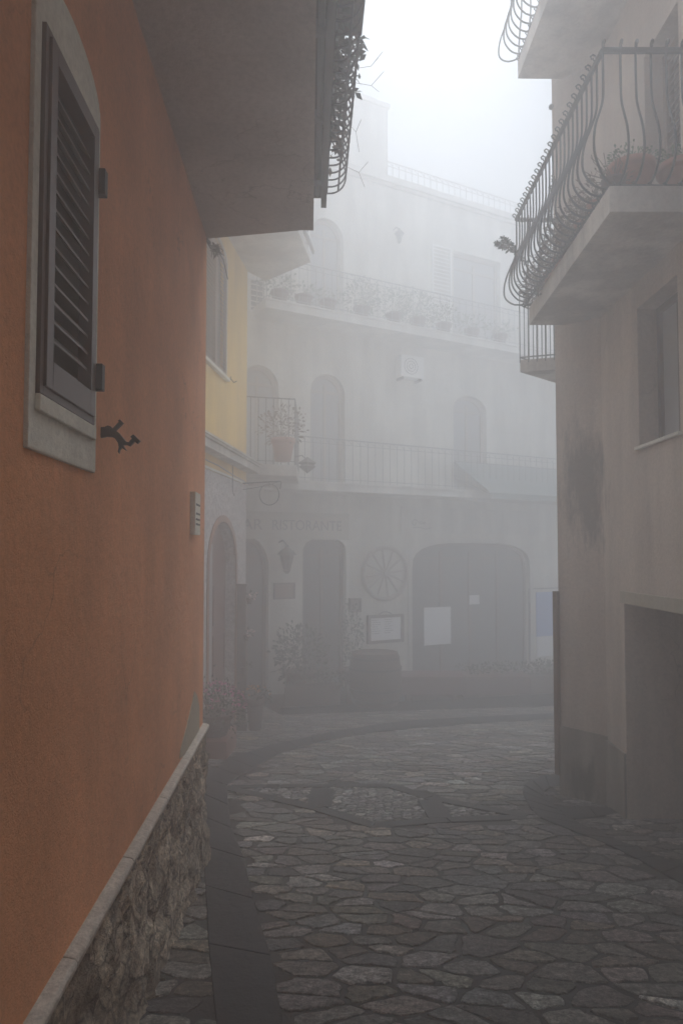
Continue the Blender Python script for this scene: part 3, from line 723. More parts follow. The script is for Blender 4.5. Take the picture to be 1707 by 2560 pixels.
# ring sign on an arm
zr = 0; ctr = atY(673, 1236, 10.5); rs = thing('ring_sign', (ctr.x, ctr.y, ctr.z), 'round iron ring sign hanging from a bar beside the yellow house', 'sign')
x = MB(); x.tube([(ctr.x+(.15)*math.cos(t), ctr.y+.02*math.cos(t), ctr.z+(.165)*math.sin(t)) for t in np.linspace(0, 2*math.pi, 25)[:-1]], .008, 5, True); x.build('ring', 'iron', rs)
x = MB(); x.prism([(ctr.x-.08, ctr.y-.006), (ctr.x+.08, ctr.y-.006), (ctr.x+.08, ctr.y+.006), (ctr.x-.08, ctr.y+.006)], ctr.z+.07, ctr.z+.10); x.build('plate', 'white', rs)
x = MB(); w0 = atY(607, 1208, 10.5); w1_ = atY(700, 1203, 10.5); x.tube([w0, w1_], .012, 5); x.tube([(w0.x, 10.5, w0.z-.10), (ctr.x-.05, 10.5, w0.z-.04), w1_], .006, 5)
x.tube([(ctr.x, 10.5, ctr.z+.12), (ctr.x, 10.5, w0.z+.01)], .005, 4)
x.tube([w1_, w1_+Vector((.02, 0, -.02)), w1_+Vector((.0, 0, -.12))], .01, 5); x.build('arm', 'iron', rs)

# ------------------------------------------------------------------ restaurant building
H3 = thing('restaurant_building', (1, 10, 0), 'pale three storey restaurant building across the end of the lane, lost in fog', 'building')
SL = -5; SR = 11.0; GB = -1.35
zroof = FW.hit(970, 449)[1]; zf1 = FW.hit(780, 1225, .75)[1]; zf2 = FW.hit(780, 788, .7)[1]; print('facade', zroof, zf1, zf2)
def fa(x0, yt, x1, zb_, rise, e=1.0):
    a, _, b, zt_ = FW.rect(x0, yt, x1, yt+50); return arch(a, zb_, b, zt_-rise, zt_, 14, e)
fa_ops = {'A': fa(575, 1345, 672, GB, .6), 'B': fa(757, 1345, 865, GB, .32, .75), 'C': fa(1028, 1357, 1322, GB, .6, .62),
          'W1': fa(600, 912, 697, zf1+.14, .42), 'W2': fa(776, 935, 862, zf1+.14, .38), 'W3': fa(1133, 990, 1215, zf1+.14, .32),
          'D1': fa(776, 545, 858, zf2+.14, .38)}
a, _, b, zt_ = FW.rect(1133, 640, 1250, 700); fa_ops['D2'] = rect(a, zf2+.14, b, zt_)
wl = wall(FW, SL, SR, -3.5, zroof, list(fa_ops.values()), .22, .5); wl.build('wall', 'cream', H3)
x = MB(); x.prism([FW.p(SL, 0, -.5).xy, FW.p(SR, 0, -.5).xy, FW.p(SR, 0, -5).xy, FW.p(SL, 0, -5).xy], -3.5, zroof); x.build('rear_mass', 'cream', H3)
x = MB(); x.fbox(FW, SL, SR, zroof-.10, zroof+.03, .002, .12); x.fbox(FW, SL, SR, zroof-.16, zroof-.10, .002, .06); x.build('cornice', 'white', H3)
for k_, nm in (('A', 'door'), ('B', 'door'), ('C', 'door'), ('W1', 'window'), ('W2', 'window'), ('W3', 'window'), ('D1', 'window'), ('D2', 'window')):
    pl = fa_ops[k_]; inn = inset(pl, .07); x = MB(); x.fring(FW, inset(pl, .004), inn, -.18, -.12)
    a0, a1 = min(p[0] for p in inn), max(p[0] for p in inn); b0, b1 = min(p[1] for p in inn), max(p[1] for p in inn)
    m = (a0+a1)/2; n_ = 4 if k_ == 'C' else 2
    for i in range(1, n_): x.fbox(FW, a0+(a1-a0)*i/n_-.03, a0+(a1-a0)*i/n_+.03, b0, b1-.12, -.175, -.13)
    x.fbox(FW, a0, a1, b1-.30, b1-.25, -.172, -.128)
    fo = x.build(nm, 'wood' if nm == 'door' else 'hazewood', H3)
    x = MB(); x.fprism(FW, [(p[0], p[1]) for p in inset(pl, .05)], -.17, -.155); x.build('pane', 'glass' if nm == 'door' else 'palepane', fo)  # upper panes take a paler glass, fog haze put into the colour
x = MB(); c_ = fa_ops['C']; x.fring(FW, inset(c_, -.09), c_, -.02, .03); x.build('arch_surround', 'white', H3)
# first and second floor balconies
def fb(z, p, s_a, s_b, wth=.14): 
    x = MB(); x.fbox(FW, s_a, s_b, z, z+wth, .0, p); x.fbox(FW, s_a, s_b, z+wth, z+wth+.03, .0, p+.03); return x.build('balcony', 'white', H3)
s1a = FW.hit(700, 1225, .75)[0]; b1_ = fb(zf1, .75, s1a, SR)
def frl(z, p, s_a, s_b, h, par, arcs=True, gap=.17, mat='hazerail'):
    x = MB(); q = [FW.p(s_a, 0, 0).xy, FW.p(s_a, 0, p).xy, FW.p(s_b, 0, p).xy]
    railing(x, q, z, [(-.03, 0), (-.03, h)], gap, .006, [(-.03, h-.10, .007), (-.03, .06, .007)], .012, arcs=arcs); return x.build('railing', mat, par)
h1_ = FW.hit(900, 1103, .72)[1]-zf1-.17; frl(zf1+.17, .75, s1a, SR, h1_, b1_)
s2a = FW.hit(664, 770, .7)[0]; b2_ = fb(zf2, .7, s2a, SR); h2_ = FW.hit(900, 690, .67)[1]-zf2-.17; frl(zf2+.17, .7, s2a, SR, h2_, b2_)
print('rails', h1_, h2_)
# tower and roof terrace rail
st1 = FW.hit(969, 350, -.25)[0]; ztw = FW.hit(930, 258, -.25)[1]
x = MB(); x.fbox(FW, SL+.2, st1, zroof+.031, ztw, -2.2, -.25); x.fbox(FW, SL+.1, st1+.04, ztw, ztw+.10, -2.3, -.2); x.build('stair_tower', 'cream', H3)
x = MB(); q = [FW.p(st1+.02, 0, -.35).xy, FW.p(SR, 0, -.35).xy]
railing(x, q, zroof+.03, [(0, 0), (0, .62)], .17, .009, [(0, .52, .009)], .011, arcs=True); x.build('roof_railing', 'iron2', H3)
# lattice at left, pale shutter beside D2
a, z0_, b, z1_ = FW.rect(626, 694, 664, 778, .1); x = MB(); frame4(x, FW, a, z0_, b, z1_, .03, .002, .05)
for i in range(1, 6): x.fbox(FW, a+.03, b-.03, z0_+(z1_-z0_)*i/6-.01, z0_+(z1_-z0_)*i/6+.01, .01, .03)
x.fbox(FW, (a+b)/2-.01, (a+b)/2+.01, z0_+.03, z1_-.03, .031, .045); lw = x.build('window', 'white', H3)
x = MB(); x.fbox(FW, a+.02, b-.02, z0_+.02, z1_-.02, .003, .008); x.build('pane', 'glass', lw)
a, z0_, b, z1_ = FW.rect(1080, 615, 1128, 760, .03); x = MB(); frame4(x, FW, a, zf2+.17, b, z1_, .04, .01, .045); louvres(x, FW, a+.04, b-.04, zf2+.22, z1_-.05, 24, .025, .04, .006); x.build('shutter', 'acwhite', H3)
# sign boards
def text(body, fr, sA, sB, zb_, hcap, off, mat, parent, name='lettering'):
    cu = bpy.data.curves.new('t', 'FONT'); cu.body = body; cu.size = 1; cu.extrude = .01
    ob = bpy.data.objects.new('t', cu); C.objects.link(ob); bpy.context.view_layer.update()
    me = bpy.data.meshes.new_from_object(ob); C.objects.unlink(ob); bpy.data.objects.remove(ob)
    co_ = np.array([v.co[:] for v in me.vertices]); x0, x1 = co_[:, 0].min(), co_[:, 0].max(); y0, y1 = co_[:, 1].min(), co_[:, 1].max()
    for v in me.vertices:
        a = sA+(v.co.x-x0)/(x1-x0)*(sB-sA); z = zb_+(v.co.y-y0)/(y1-y0)*hcap; p = fr.p(a, z, off+v.co.z*.4); v.co = p
    me.materials.clear(); me.materials.append(M[mat]); o = bpy.data.objects.new(name, me); C.objects.link(o)
    o.parent = parent; o.matrix_parent_inverse = Matrix.Translation(-parent_loc(parent)); return o
aL = FW.hit(590, 1315, .05)[0]; aR = FW.hit(872, 1315, .05)[0]; zsb = FW.hit(760, 1345, .05)[1]; zst = FW.hit(760, 1286, .05)[1]
sA = thing('sign_board', FW.p(aL, zsb, .05), 'long wall sign reading BAR RISTORANTE above the left doors', 'sign')
x = MB(); x.fbox(FW, aL, aR, zsb, zst, .002, .05); x.fbox(FW, aL, aR, zst, zst+.03, .002, .09); x.fbox(FW, aL, aR, zsb-.03, zsb, .002, .09); x.build('board', 'board', sA)
tz = FW.hit(765, 1326, .05)[1]; th_ = FW.hit(765, 1301, .05)[1]-tz
text('RISTORANTE', FW, FW.hit(681, 1315, .05)[0], FW.hit(853, 1315, .05)[0], tz, th_, .054, 'ink', sA)
rb = FW.hit(656, 1315, .05)[0]; text('BAR', FW, rb-.56, rb, tz, th_, .054, 'ink', sA)
aL = FW.hit(1003, 1315, .05)[0]; aR = FW.hit(1345, 1315, .05)[0]; zsb = FW.hit(1170, 1334, .05)[1]; zst = FW.hit(1170, 1276, .05)[1]
sB_ = thing('sign_board', FW.p(aL, zsb, .05), 'wide pale sign board with a scroll flourish above the big arch', 'sign')
x = MB(); x.fbox(FW, aL, aR, zsb, zst, .032, .06); x.fbox(FW, aL, aR, zst, zst+.03, .032, .09); x.build('board', 'white', sB_)
x = MB(); sc0, scz = FW.hit(1036, 1308, .06)
for r0, dx in ((.09, 0), (.05, .16), (.035, .25)):
    x.tube([FW.p(sc0+dx+r0*(1-t/9)*math.cos(t), scz+r0*(1-t/9)*math.sin(t), .066) for t in np.linspace(0, 7.5, 22)], .005, 4)
x.tube([FW.p(sc0-.05+t, scz-.10+.02*math.sin(t*14), .066) for t in np.linspace(0, .5, 12)], .005, 4); x.build('flourish', 'ink', sB_)
# cartwheel
wc = FW.hit(963, 1433, .06); wz = FW.hit(963, 1363, .06)[1]-FW.hit(963, 1503, .06)[1]; Rw = wz/2
t = thing('cartwheel', FW.p(wc[0], wc[1]-Rw, .06), 'old wooden cartwheel hung on the wall between the doors', 'wheel')
x = MB(); x.tube([FW.p(wc[0]+(Rw-.045)*math.cos(a), wc[1]+(Rw-.045)*math.sin(a), -.06+.12) for a in np.linspace(0, 2*math.pi, 41)[:-1]], .048, 8, True); x.build('rim', 'hazewood', t)
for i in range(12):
    a = 2*math.pi*i/12+.13; x = MB(); x.tube([FW.p(wc[0]+.07*math.cos(a), wc[1]+.05*math.sin(a), .06), FW.p(wc[0]+(Rw-.05)*math.cos(a), wc[1]+(Rw-.05)*math.sin(a), .06)], [.026, .02], 6); x.build('spoke', 'hazewood', t)
x = MB(); x.tube([FW.p(*wc, .02), FW.p(*wc, .13)], .065, 14); x.build('hub', 'hazewood', t)
# wall lanterns
def lantern(px, py, off, k, label, fr=FW, Y=None):
    a, z = fr.hit(px, py, off); p = fr.p(a, z, off); t = thing('wall_lantern', p, label, 'lantern')
    x = MB(); x.tube([fr.p(a-.05*k, z+.25*k, 0), fr.p(a-.03*k, z+.28*k, off*.6), fr.p(a, z+.20*k, off)], .012*k, 5); x.build('bracket', 'iron', t)
    x = MB(); x.lathe(p, [(.05*k, -.14*k), (.10*k, .07*k)], 6); x.build('glass_body', 'glass', t)
    x = MB(); x.lathe(p+Vector((0, 0, .072*k)), [(.14*k, 0), (.10*k, .05*k), (.03*k, .10*k), (.02*k, .14*k)], 6); x.lathe(p-Vector((0, 0, .17*k)), [(.02*k, -.02*k), (.06*k, .025*k)], 6); x.build('cap', 'iron', t)
    return t
lantern(717, 1400, .22, 1.35, 'dark wall lantern to the left of the middle door')
lantern(998, 590, .18, .8, 'faint lantern high on the upper storey wall')
# pictures and boxes
def wallbox(name, x0, y0, x1, y1, th, label, cat, mf, mi, bw=.035, parts=('frame', 'sheet')):
    a, z0_, b, z1_ = FW.rect(x0, y0, x1, y1, th); t = thing(name, FW.p((a+b)/2, z0_, 0), label, cat)
    x = MB(); frame4(x, FW, a, z0_, b, z1_, bw, .002, th); x.build(parts[0], mf, t)
    x = MB(); x.fbox(FW, a+bw, b-bw, z0_+bw, z1_-bw, .002, th*.6); x.build(parts[1], mi, t); return t, (a, z0_, b, z1_)
wallbox('framed_picture', 685, 1457, 738, 1498, .04, 'small framed picture under the wall lantern', 'picture', 'wood', 'wood2')
wallbox('wooden_box', 876, 1496, 904, 1531, .09, 'little dark wooden box to the left under the cartwheel', 'box', 'wood', 'wood')
mt_, (a, z0_, b, z1_) = wallbox('menu_case', 921, 1537, 1010, 1608, .08, 'glazed menu case with white sheet below the cartwheel', 'menu case', 'wood', 'paper', .06, ('frame', 'menu_sheet'))
x = MB(); m = (a+b)/2; x.tube([FW.p(m+t_*.16, z1_+.06*(1-t_*t_), .04) for t_ in np.linspace(-1, 1, 9)], .01, 5); x.build('scroll_crest', 'iron', mt_)
def sheet(x0, y0, x1, y1, off, label, mat, name='paper_notice', cat='notice', lines=True):
    a, z0_, b, z1_ = FW.rect(x0, y0, x1, y1, off); x = MB(); x.fbox(FW, a, b, z0_, z1_, off-.004, off); o = x.build(name, mat); tag(o, label, cat); return o
sheet(1060, 1518, 1127, 1612, -.11, 'large white sheet on the glass of the arched door', 'paper')
sheet(1173, 1488, 1198, 1511, -.11, 'small white card on the arched door glass', 'paper')
a, z0_, b, z1_ = FW.rect(1342, 1480, 1400, 1640, .03); t = thing('poster', FW.p(a, z0_, 0), 'blue and white poster at the right end of the restaurant wall', 'poster')
x = MB(); zm = FW.hit(1370, 1590, .03)[1]; x.fbox(FW, a, b, zm, z1_, .002, .03); x.build('blue_sheet', 'blue', t)
x = MB(); x.fbox(FW, a, b, z0_, zm-.01, .002, .028); x.build('white_sheet', 'paper', t)
x = MB(); x.fbox(FW, a-.25, b+.4, z0_-.35, z1_+.12, .0, .0015) if False else frame4(x, FW, a-.24, z0_-.5, b+.1, z1_+.10, .03, .002, .02); x.build('frame', 'iron2', t)
a, z0_, b, z1_ = FW.rect(921, 1537, 1010, 1608, .08)
for col_ in (0, 1):
    x = MB()
    for i in range(7): x.fbox(FW, a+.10+col_*.30, a+.10+col_*.30+rnd.uniform(.14, .22), z1_-.11-i*.045, z1_-.102-i*.045, .048, .0495)
    x.build('print', 'iron2', mt_)
# AC unit
a, z0_, b, z1_ = FW.rect(1002, 889, 1060, 943, .25); t = thing('air_conditioner', FW.p(a, z0_, 0), 'white air conditioner unit on the first floor wall', 'air conditioner')
x = MB(); x.fbox(FW, a, b, z0_, z1_, .04, .25); x.build('casing', 'acwhite', t, bevel=.01)
x = MB(); c_ = ((a+b)/2-.04, (z0_+z1_)/2); 
for rr in (.05, .11, .17): x.tube([FW.p(c_[0]+rr*math.cos(q), c_[1]+rr*math.sin(q), .255) for q in np.linspace(0, 6.283, 17)[:-1]], .006, 4, True)
x.build('fan_grille', 'iron2', t)
x = MB(); x.fbox(FW, a+.05, a+.08, z0_-.05, z0_, 0, .24); x.fbox(FW, b-.08, b-.05, z0_-.05, z0_, 0, .24); x.build('bracket', 'iron2', t)
# awning on the right
a = FW.hit(1222, 1230, 1.2)[0]; z1_ = FW.hit(1300, 1165, .1)[1]; z0_ = FW.hit(1300, 1250, 1.2)[1]
t = thing('awning', FW.p(a, z0_, .9), 'grey green cloth awning at the right of the sign board', 'awning')
x = MB(); v = [FW.p(a, z1_, .06), FW.p(a+3.5, z1_, .06), FW.p(a+3.5, z0_+.12, 1.25), FW.p(a, z0_+.12, 1.25)]
x.hexa([p-Vector((0, 0, .012)) for p in v]+v); x.fbox(FW, a, a+3.5, z0_, z0_+.115, 1.24, 1.25); x.build('cloth', 'awning', t)
x = MB(); x.tube([FW.p(a+.03, z1_-.35, .02), FW.p(a+.03, z0_+.1, 1.2)], .012, 5); x.tube([FW.p(a+.02, z1_-.02, .06), FW.p(a+3.4, z1_-.02, .06)], .03, 6); x.build('arm', 'iron2', t)

# small balcony in the angle, left
zsm = EYE+ .9
ZB = atY(741, 1190, 11.2).z; c0 = atz(741, 1190, ZB); print('small balcony', c0)
c1 = Vector((c0.x-1.7, c0.y-.45)); c2_ = FW.p(FW.hit(752, 1100)[0], 0, -.02).xy; c3 = c1+Vector((0, 1.2))
x = MB(); x.prism([c1, c0, c2_, c2_-Vector((1.2, .1))], ZB, ZB+.18); sbk = x.build('balcony', 'white', H3)
x = MB(); railing(x, [c1, c0, c2_], ZB+.18, [(-.03, 0), (-.03, atY(745, 997, c0.y).z-ZB-.18)], .13, .007, [(-.03, .06, .006)], .012); x.build('railing', 'iron2', sbk)
pb = atz(705, 1150, ZB+.18)
potted('potted_shrub', (pb.x, pb.y+.15, ZB+.18), .18, .36, 'potted shrub on the small balcony in the corner', 'plant', 'terracotta', 'leafdry', 200, (.36, .3, .33), .09)
# star lantern under it
p = atY(768, 1162, c0.y-.05); t = thing('hanging_lantern', p, 'dark faceted lantern hanging beside the small corner balcony', 'lantern')
x = MB(); x.lathe(p, [(.005, -.14), (.14, -.03), (.10, .0), (.155, .03), (.005, .13)], 4); x.build('body', 'iron', t); x = MB(); x.tube([p+Vector((0, 0, .08)), p+Vector((-.09, .02, .16)), p+Vector((-.2, .05, .14))], .008, 5); x.build('arm', 'iron', t)

# plants on the second floor balcony of the restaurant
for i, (px0, hh, dens) in enumerate(((700, .28, 90), (760, .18, 70), (820, .16, 60), (905, .50, 260), (985, .42, 160), (1045, .46, 200), (1110, .34, 140), (1180, .28, 120), (1250, .25, 100))):
    a = FW.hit(px0, 760, .5)[0]; p = FW.p(a, zf2+.17, .48)
    lab = ['low bush at the left end', 'second low bush from the left', 'low bush before the arched window', 'tallest rounded bush', 'bush just right of the tallest', 'broad bush by the pale shutter', 'bush in front of the pale shutter', 'bush before the wide window', 'rightmost bush'][i]
    potted('balcony_bush', (p.x, p.y, p.z), .16, .26, lab+' on the second floor balcony', 'bush', 'clay_dark', 'hazeleaf', dens, (.34, .22, hh*.75), .11, group='bushes on the restaurant balcony')

# terrace edge and furniture before the restaurant
dk = MB(); P0, P1 = G(702, 1788), G(1420, 1765); P1 = P0+(P1-P0)*1.0
SZ = gz(P0.y)+.12
dk.prism([P0.xy, P1.xy, FW.p(9, 0, 0.02).xy, FW.p(.35, 0, .02).xy], SZ-1, SZ)
dk.build('terrace_step', 'basalt2').update_tag(); tag(bpy.data.objects['terrace_step'], kind='structure')
def along(t): return (P0+(P1-P0)*t)
tn = 5
labs = ['leftmost dark planter trough of the row before the restaurant', 'second dark planter trough from the left', 'middle dark planter trough under the wheel', 'fourth dark planter trough, before the arch', 'rightmost dark planter trough by the right house']
for i in range(tn):
    a, b = along(i/tn+.01), along((i+1)/tn-.01); t = thing('planter_trough', ((a.x+b.x)/2, (a.y+b.y)/2, SZ), labs[i], 'planter', 'planter troughs before the restaurant')
    x = MB(); o = Vector((0, .04)); w_ = Vector((0, .34)); x.prism([a.xy+o, b.xy+o, b.xy+o+w_, a.xy+o+w_], SZ, SZ+.34); x.build('trough', 'wood', t, bevel=.01)
    x = MB(); x.prism([a.xy+o*1.5, b.xy+o*1.5, b.xy+w_, a.xy+w_], SZ+.341, SZ+.345); x.build('soil', 'soil', t)
    if i in (0, 3, 4):
        x = MB()
        for k in range(6): c = a.lerp(b, (k+.5)/6); x.cloud((c.x, c.y+.2, SZ+.46), (.2, .15, .12 if i else .07), 70, .07, .035)
        x.build('foliage', 'leafdark', t)
# barrel and counter shape, table
bp = G(938, 1778, .12); bp.y += .75; bp.x = atY(938, 1700, bp.y).x; t = thing('barrel', (bp.x, bp.y, SZ), 'dark wooden barrel standing under the menu case', 'barrel')
zt_b = atY(938, 1630, bp.y).z
x = MB(); hb_ = zt_b-SZ; x.lathe((bp.x, bp.y, SZ), [(.40, 0), (.45, hb_*.25), (.48, hb_*.5), (.45, hb_*.75), (.41, hb_*.97), (.41, hb_), (.37, hb_), (.37, hb_-.02)], 22); x.build('staves', 'wood', t, True)
x = MB()
for f_ in (.1, .3, .7, .9): 
    rr = .40+.08*math.sin(math.pi*f_)+.008; x.lathe((bp.x, bp.y, SZ+hb_*f_-.02), [(rr, 0), (rr+.002, .04)], 22)
x.build('hoop', 'iron', t)
for i, (px, lab) in enumerate(((1075, 'left cloth covered table in front of the big arch'), (1235, 'right cloth covered table in front of the big arch'))):
    c = atY(px, 1685, 12.6+.4*i); t = thing('cafe_table', (c.x, c.y, SZ), lab, 'table', 'tables on the terrace')
    x = MB(); zt_ = c.z; hw_ = .6
    x.box((c.x-hw_, c.y-.33, zt_-.03), (c.x+hw_, c.y+.33, zt_)); x.build('tabletop', 'wood', t)
    x = MB(); x.box((c.x-hw_-.01, c.y-.34, zt_-.32), (c.x+hw_+.01, c.y+.34, zt_+.004)); x.build('tablecloth', 'cloth', t, bevel=.015)
    for sx in (-1, 1):
        for sy in (-1, 1): x = MB(); x.tube([(c.x+sx*.36, c.y+sy*.27, SZ), (c.x+sx*.36, c.y+sy*.27, zt_-.03)], .02, 6); x.build('leg', 'wood', t)
p = G(745, 1770, .12)
potted('potted_bush', (p.x, p.y+.5, SZ), .28, .55, 'big spiky bush in a dark pot left of the middle door', 'plant', 'clay_dark', 'leafdark', 460, (.46, .4, .5), .14, cz=.3)
p = G(885, 1765, .12); potted('potted_bush', (p.x-.02, p.y+1.1, SZ), .18, .45, 'slim wispy bush between the middle door and the barrel', 'plant', 'clay_dark', 'leafdark', 280, (.2, .2, .68), .1, cz=.6)
# flowers by the yellow house
st = G(540, 1893); x = MB(); x.box((st.x-.5, st.y-.15, st.z-.2), (st.x+.15, st.y+.6, st.z+.22)); x.build('door_step', 'tile', bevel=.01).update_tag(); bpy.data.objects['door_step'].parent = None
tag(bpy.data.objects['door_step'], 'low reddish brick step beside the yellow house door', 'step')
zp = st.z+.221; pf = (st.x-.09, st.y+.16, zp)
potted('flower_pot', (pf[0]+.02, pf[1], pf[2]), .24, .26, 'large dark pot of small pink flowers at the orange corner', 'plant', 'clay_dark', 'leafdark', 900, (.40, .34, .32), .06, 'pink', 120, cz=.05)
p = G(637, 1826); potted('flower_pot', (p.x, p.y, gz(p.y)), .13, .48, 'tall dark pot with ochre flowers at the yellow house corner', 'plant', 'clay_dark', 'leafdark', 140, (.23, .19, .14), .06, 'ochre', 30, cz=.03)
# post with hanging flowers
p = YW.p(YW.hit(605, 1500, .085)[0], 0, .085); p.z = atY(606, 1464, p.y).z
x = MB(); zg = gz(p.y)-.05; x.box((p.x-.065, p.y-.05, zg+.2), (p.x+.065, p.y+.05, p.z)); x.box((p.x-.08, p.y-.06, p.z), (p.x+.08, p.y+.06, p.z+.025)); x.box((p.x-.085, p.y-.07, zg), (p.x+.085, p.y+.07, zg+.2))
tag(x.build('wooden_post', 'wood', bevel=.006), 'dark square wooden post at the yellow house corner', 'post')
for i, (px, py, lab) in enumerate(((632, 1490, 'uppermost tuft of pale flowers hanging on the dark post'), (624, 1582, 'middle tuft of pale flowers hanging on the dark post'), (618, 1665, 'lowest leafy tuft hanging on the dark post'))):
    c = atY(px, py, p.y-.03); t = thing('hanging_flowers', c, lab, 'plant', 'flower pots hung on the post')
    x = MB(); x.lathe(c-Vector((.05, 0, .12)), [(.03, 0), (.05, .09), (.055, .1), (.045, .1)], 10); x.build('pot', 'clay_dark', t, True)
    x = MB(); x.cloud(c-Vector((.03, 0, 0)), (.08, .06, .06), 60, .045, .02); x.build('foliage', 'leafdark', t)
    if i < 2:
        x = MB()
        for k in range(30): q = c+Vector((rnd.uniform(-.05, .08), rnd.uniform(-.05, .02), rnd.uniform(-.05, .06))); x.leaf(q, (rnd.uniform(-1, 1), -.5, rnd.uniform(-1, 1)), .03, .022)
        x.build('flower', 'pale', t)

# ------------------------------------------------------------------ right house
H5 = thing('right_house', (PR.x+.5, PR.y-1, 0), 'pinkish beige house on the right with canted corner and bowed iron balconies', 'house')
sta = [(CW.p(CL*.62, CW.hit(1460, 1215)[1]), (.34, .30, .62), (.22, .20, .18)), (CW.p(CL*.55, CW.hit(1460, 1960)[1]), (.22, .2, .25), (.07, .07, .055))]
M['right'] = stucco('pink_beige_plaster', (.62, .53, .45), .12, 120, streak=.2, stain=sta, crack=True)
ds0, ds1 = RW.hit(1563, 1700)[0], RW.hit(1563, 1700)[0]+1.5; dz = RW.hit(1563, 1509)[1]
ws0, wz0 = RW.hit(1596, 1000)[0], RW.hit(1596, 1117)[1]; ws1 = RW.hit(1699, 1000)[0]; wz1 = RW.hit(1596, 768)[1]
zsl = atY(1323, 806, 6.2).z; print('right', ds0, dz, ws0, ws1, wz0, wz1, 'slab', zsl)
dh = rect(ds0, -.75, ds1, dz); wh = rect(ws0, wz0, ws1, wz1)
zsl2 = atY(1292, 183, 6.2).z
ud = rect(RW.hit(1612, 300)[0], zsl+.17, RW.hit(1700, 300)[0], zsl+.17+1.5)
wall(RW, 0, 13, -.8, 6.8, [dh, wh, ud], .8, 1.2).build('wall', 'right', H5)
wall(CW, 0, CL, -1, 6.8, [], .2, .4).build('corner_wall', 'right', H5)
far = MB(); e0 = CW.p(0, 0, 0).xy; far.prism([e0+Vector((.005, .01)), PR.xy+Vector((.2, .06)), PR.xy+Vector((5, .3)), PR.xy+Vector((5, 1.0)), e0+Vector((.25, .7))], -1.2, 6.8); far.build('end_wall', 'right', H5)
x = MB(); x.prism([e0+Vector((-.1, .1)), RW.p(13, 0, .1).xy, RW.p(13, 0, -5).xy, PR.xy+Vector((5, 1))][::-1], 6.82, 7.0); x.build('roof', 'terracotta', H5)
# plinth (thicker render), sloping ledge
x = MB(); zpl = CW.hit(1500, 1836)[1]
x.fbox(CW, .0, CL+.01, -1, zpl, .0, .022); x.fbox(RW, .012, ds0-.0-.005, -1, zpl-.03, .0, .022); x.build('plinth', stucco('grey_green_plinth', (.42, .38, .32), .25, 120, streak=.4, stain=sta[1:]), H5, bevel=.006)
# door surround and door
x = MB(); x.fbox(RW, ds0-.06, ds1+.1, dz, dz+.10, .0, .012); x.build('lintel', 'patch', H5, bevel=.003)
x = MB(); x.fbox(RW, ds0, ds1, -.75, dz, -.76, -.72)
for i in range(8): x.fbox(RW, ds0+.02+i*.18, ds0+.18+i*.18, -.74, dz-.03, -.72, -.705)
x.build('door', 'wood', H5)
# window
x = MB(); frame4(x, RW, ws0+.002, wz0+.002, ws1-.002, wz1-.002, .05, -.21, -.15); x.fbox(RW, (ws0+ws1)/2-.02, (ws0+ws1)/2+.02, wz0+.05, wz1-.05, -.2, -.16); wn = x.build('window', 'wood', H5)
x = MB(); x.fbox(RW, ws0+.03, ws1-.03, wz0+.03, wz1-.03, -.19, -.175); x.build('pane', 'palepane', wn)
x = MB(); x.fbox(RW, ws0-.03, ws1+.03, wz0-.025, wz0-.001, .0, .03); x.build('sill', 'surround', wn, bevel=.003)
x = MB(); a0, b0, a1, b1 = ud[0][0], ud[0][1], ud[2][0], ud[2][1]; frame4(x, RW, a0+.002, b0+.002, a1-.002, b1-.002, .05, -.2, -.14); louvres(x, RW, a0+.05, a1-.05, b0+.05, b1-.05, 24, -.17, .05, .006); x.build('balcony_door', 'wood2', H5)
# dark shutter board standing at the corner
bt = atY(1397, 1478, PC.y-.01); 
x = MB(); x.fbox(CW, -.035, .012, CW.hit(1397, 1935)[1], CW.hit(1397, 1478)[1], -.03, .045)
x.build('shutter_edge', 'wood2', H5, bevel=.004)
# wall knob on the corner
x = MB(); p = atY(1378, 266, PC.y); x.tube([p+Vector((.03, 0, 0)), p], .012, 6); x.ball(p, .028, 8, 6); x.build('cable_cleat', 'iron2', H5)
# bowed balconies
def right_balcony(z, Yn, nm):
    f = Vector((atY(1323 if nm == 'a' else 1294, 806 if nm == 'a' else 183, 6.27).x, 6.27)); nr0 = Vector((atY(1524, 523, 4.16).x, 4.16)); u = (f-nr0).normalized()
    nr = f-u*((f.y-Yn)/u.y)
    x = MB(); bx_ = RW.p(-(Yn-PR.y), 0, -.02).xy if False else Vector((RW.p(PR.y-Yn, 0, -.02).x, Yn))
    ft = CW.p(.04, 0, -.02).xy; ft.y = 6.275
    x.prism([f, nr, Vector((bx_.x, Yn)), RW.p(0.02, 0, -.02).xy, ft], z, z+.168) ; s_ = x.build('balcony', 'concrete2', H5, bevel=.005)
    r_ = MB()
    pr = [(-.05, .02), (.03, .04), (.085, .10), (.10, .17), (.085, .27), (.045, .37), (.02, .44), (.012, .52), (.012, .72)]
    path = [Vector((bx_.x, Yn)), nr, f, Vector((ft.x, f.y+.04))]
    # path must turn so that its right-hand normal faces the street
    rs = Vector((-.085 if nm == 'a' else -.03, 0)); path = [Vector((bx_.x, Yn)), Vector((nr.x-.02, Yn)), f+rs+Vector((0, .03)), Vector((ft.x, f.y+.05))][::-1]
    # compute with outward normals: reversed path walks wall->far corner->near corner->wall
    railing(r_, path, z+.168, [(o*1.15, h*1.19) for o, h in pr], .092, .0078, [(-.045, .02, .012)], .019, balls=True, scrolls=True)
    # scroll feet
    r_.build('railing', 'iron', s_)
    return s_, f, nr, u
rb1, f1, n1_, u1 = right_balcony(zsl, 4.16, 'a')
rb2, f2_, n2_, u2_ = right_balcony(zsl2, 1.0, 'b')
print('rb', f1, n1_)
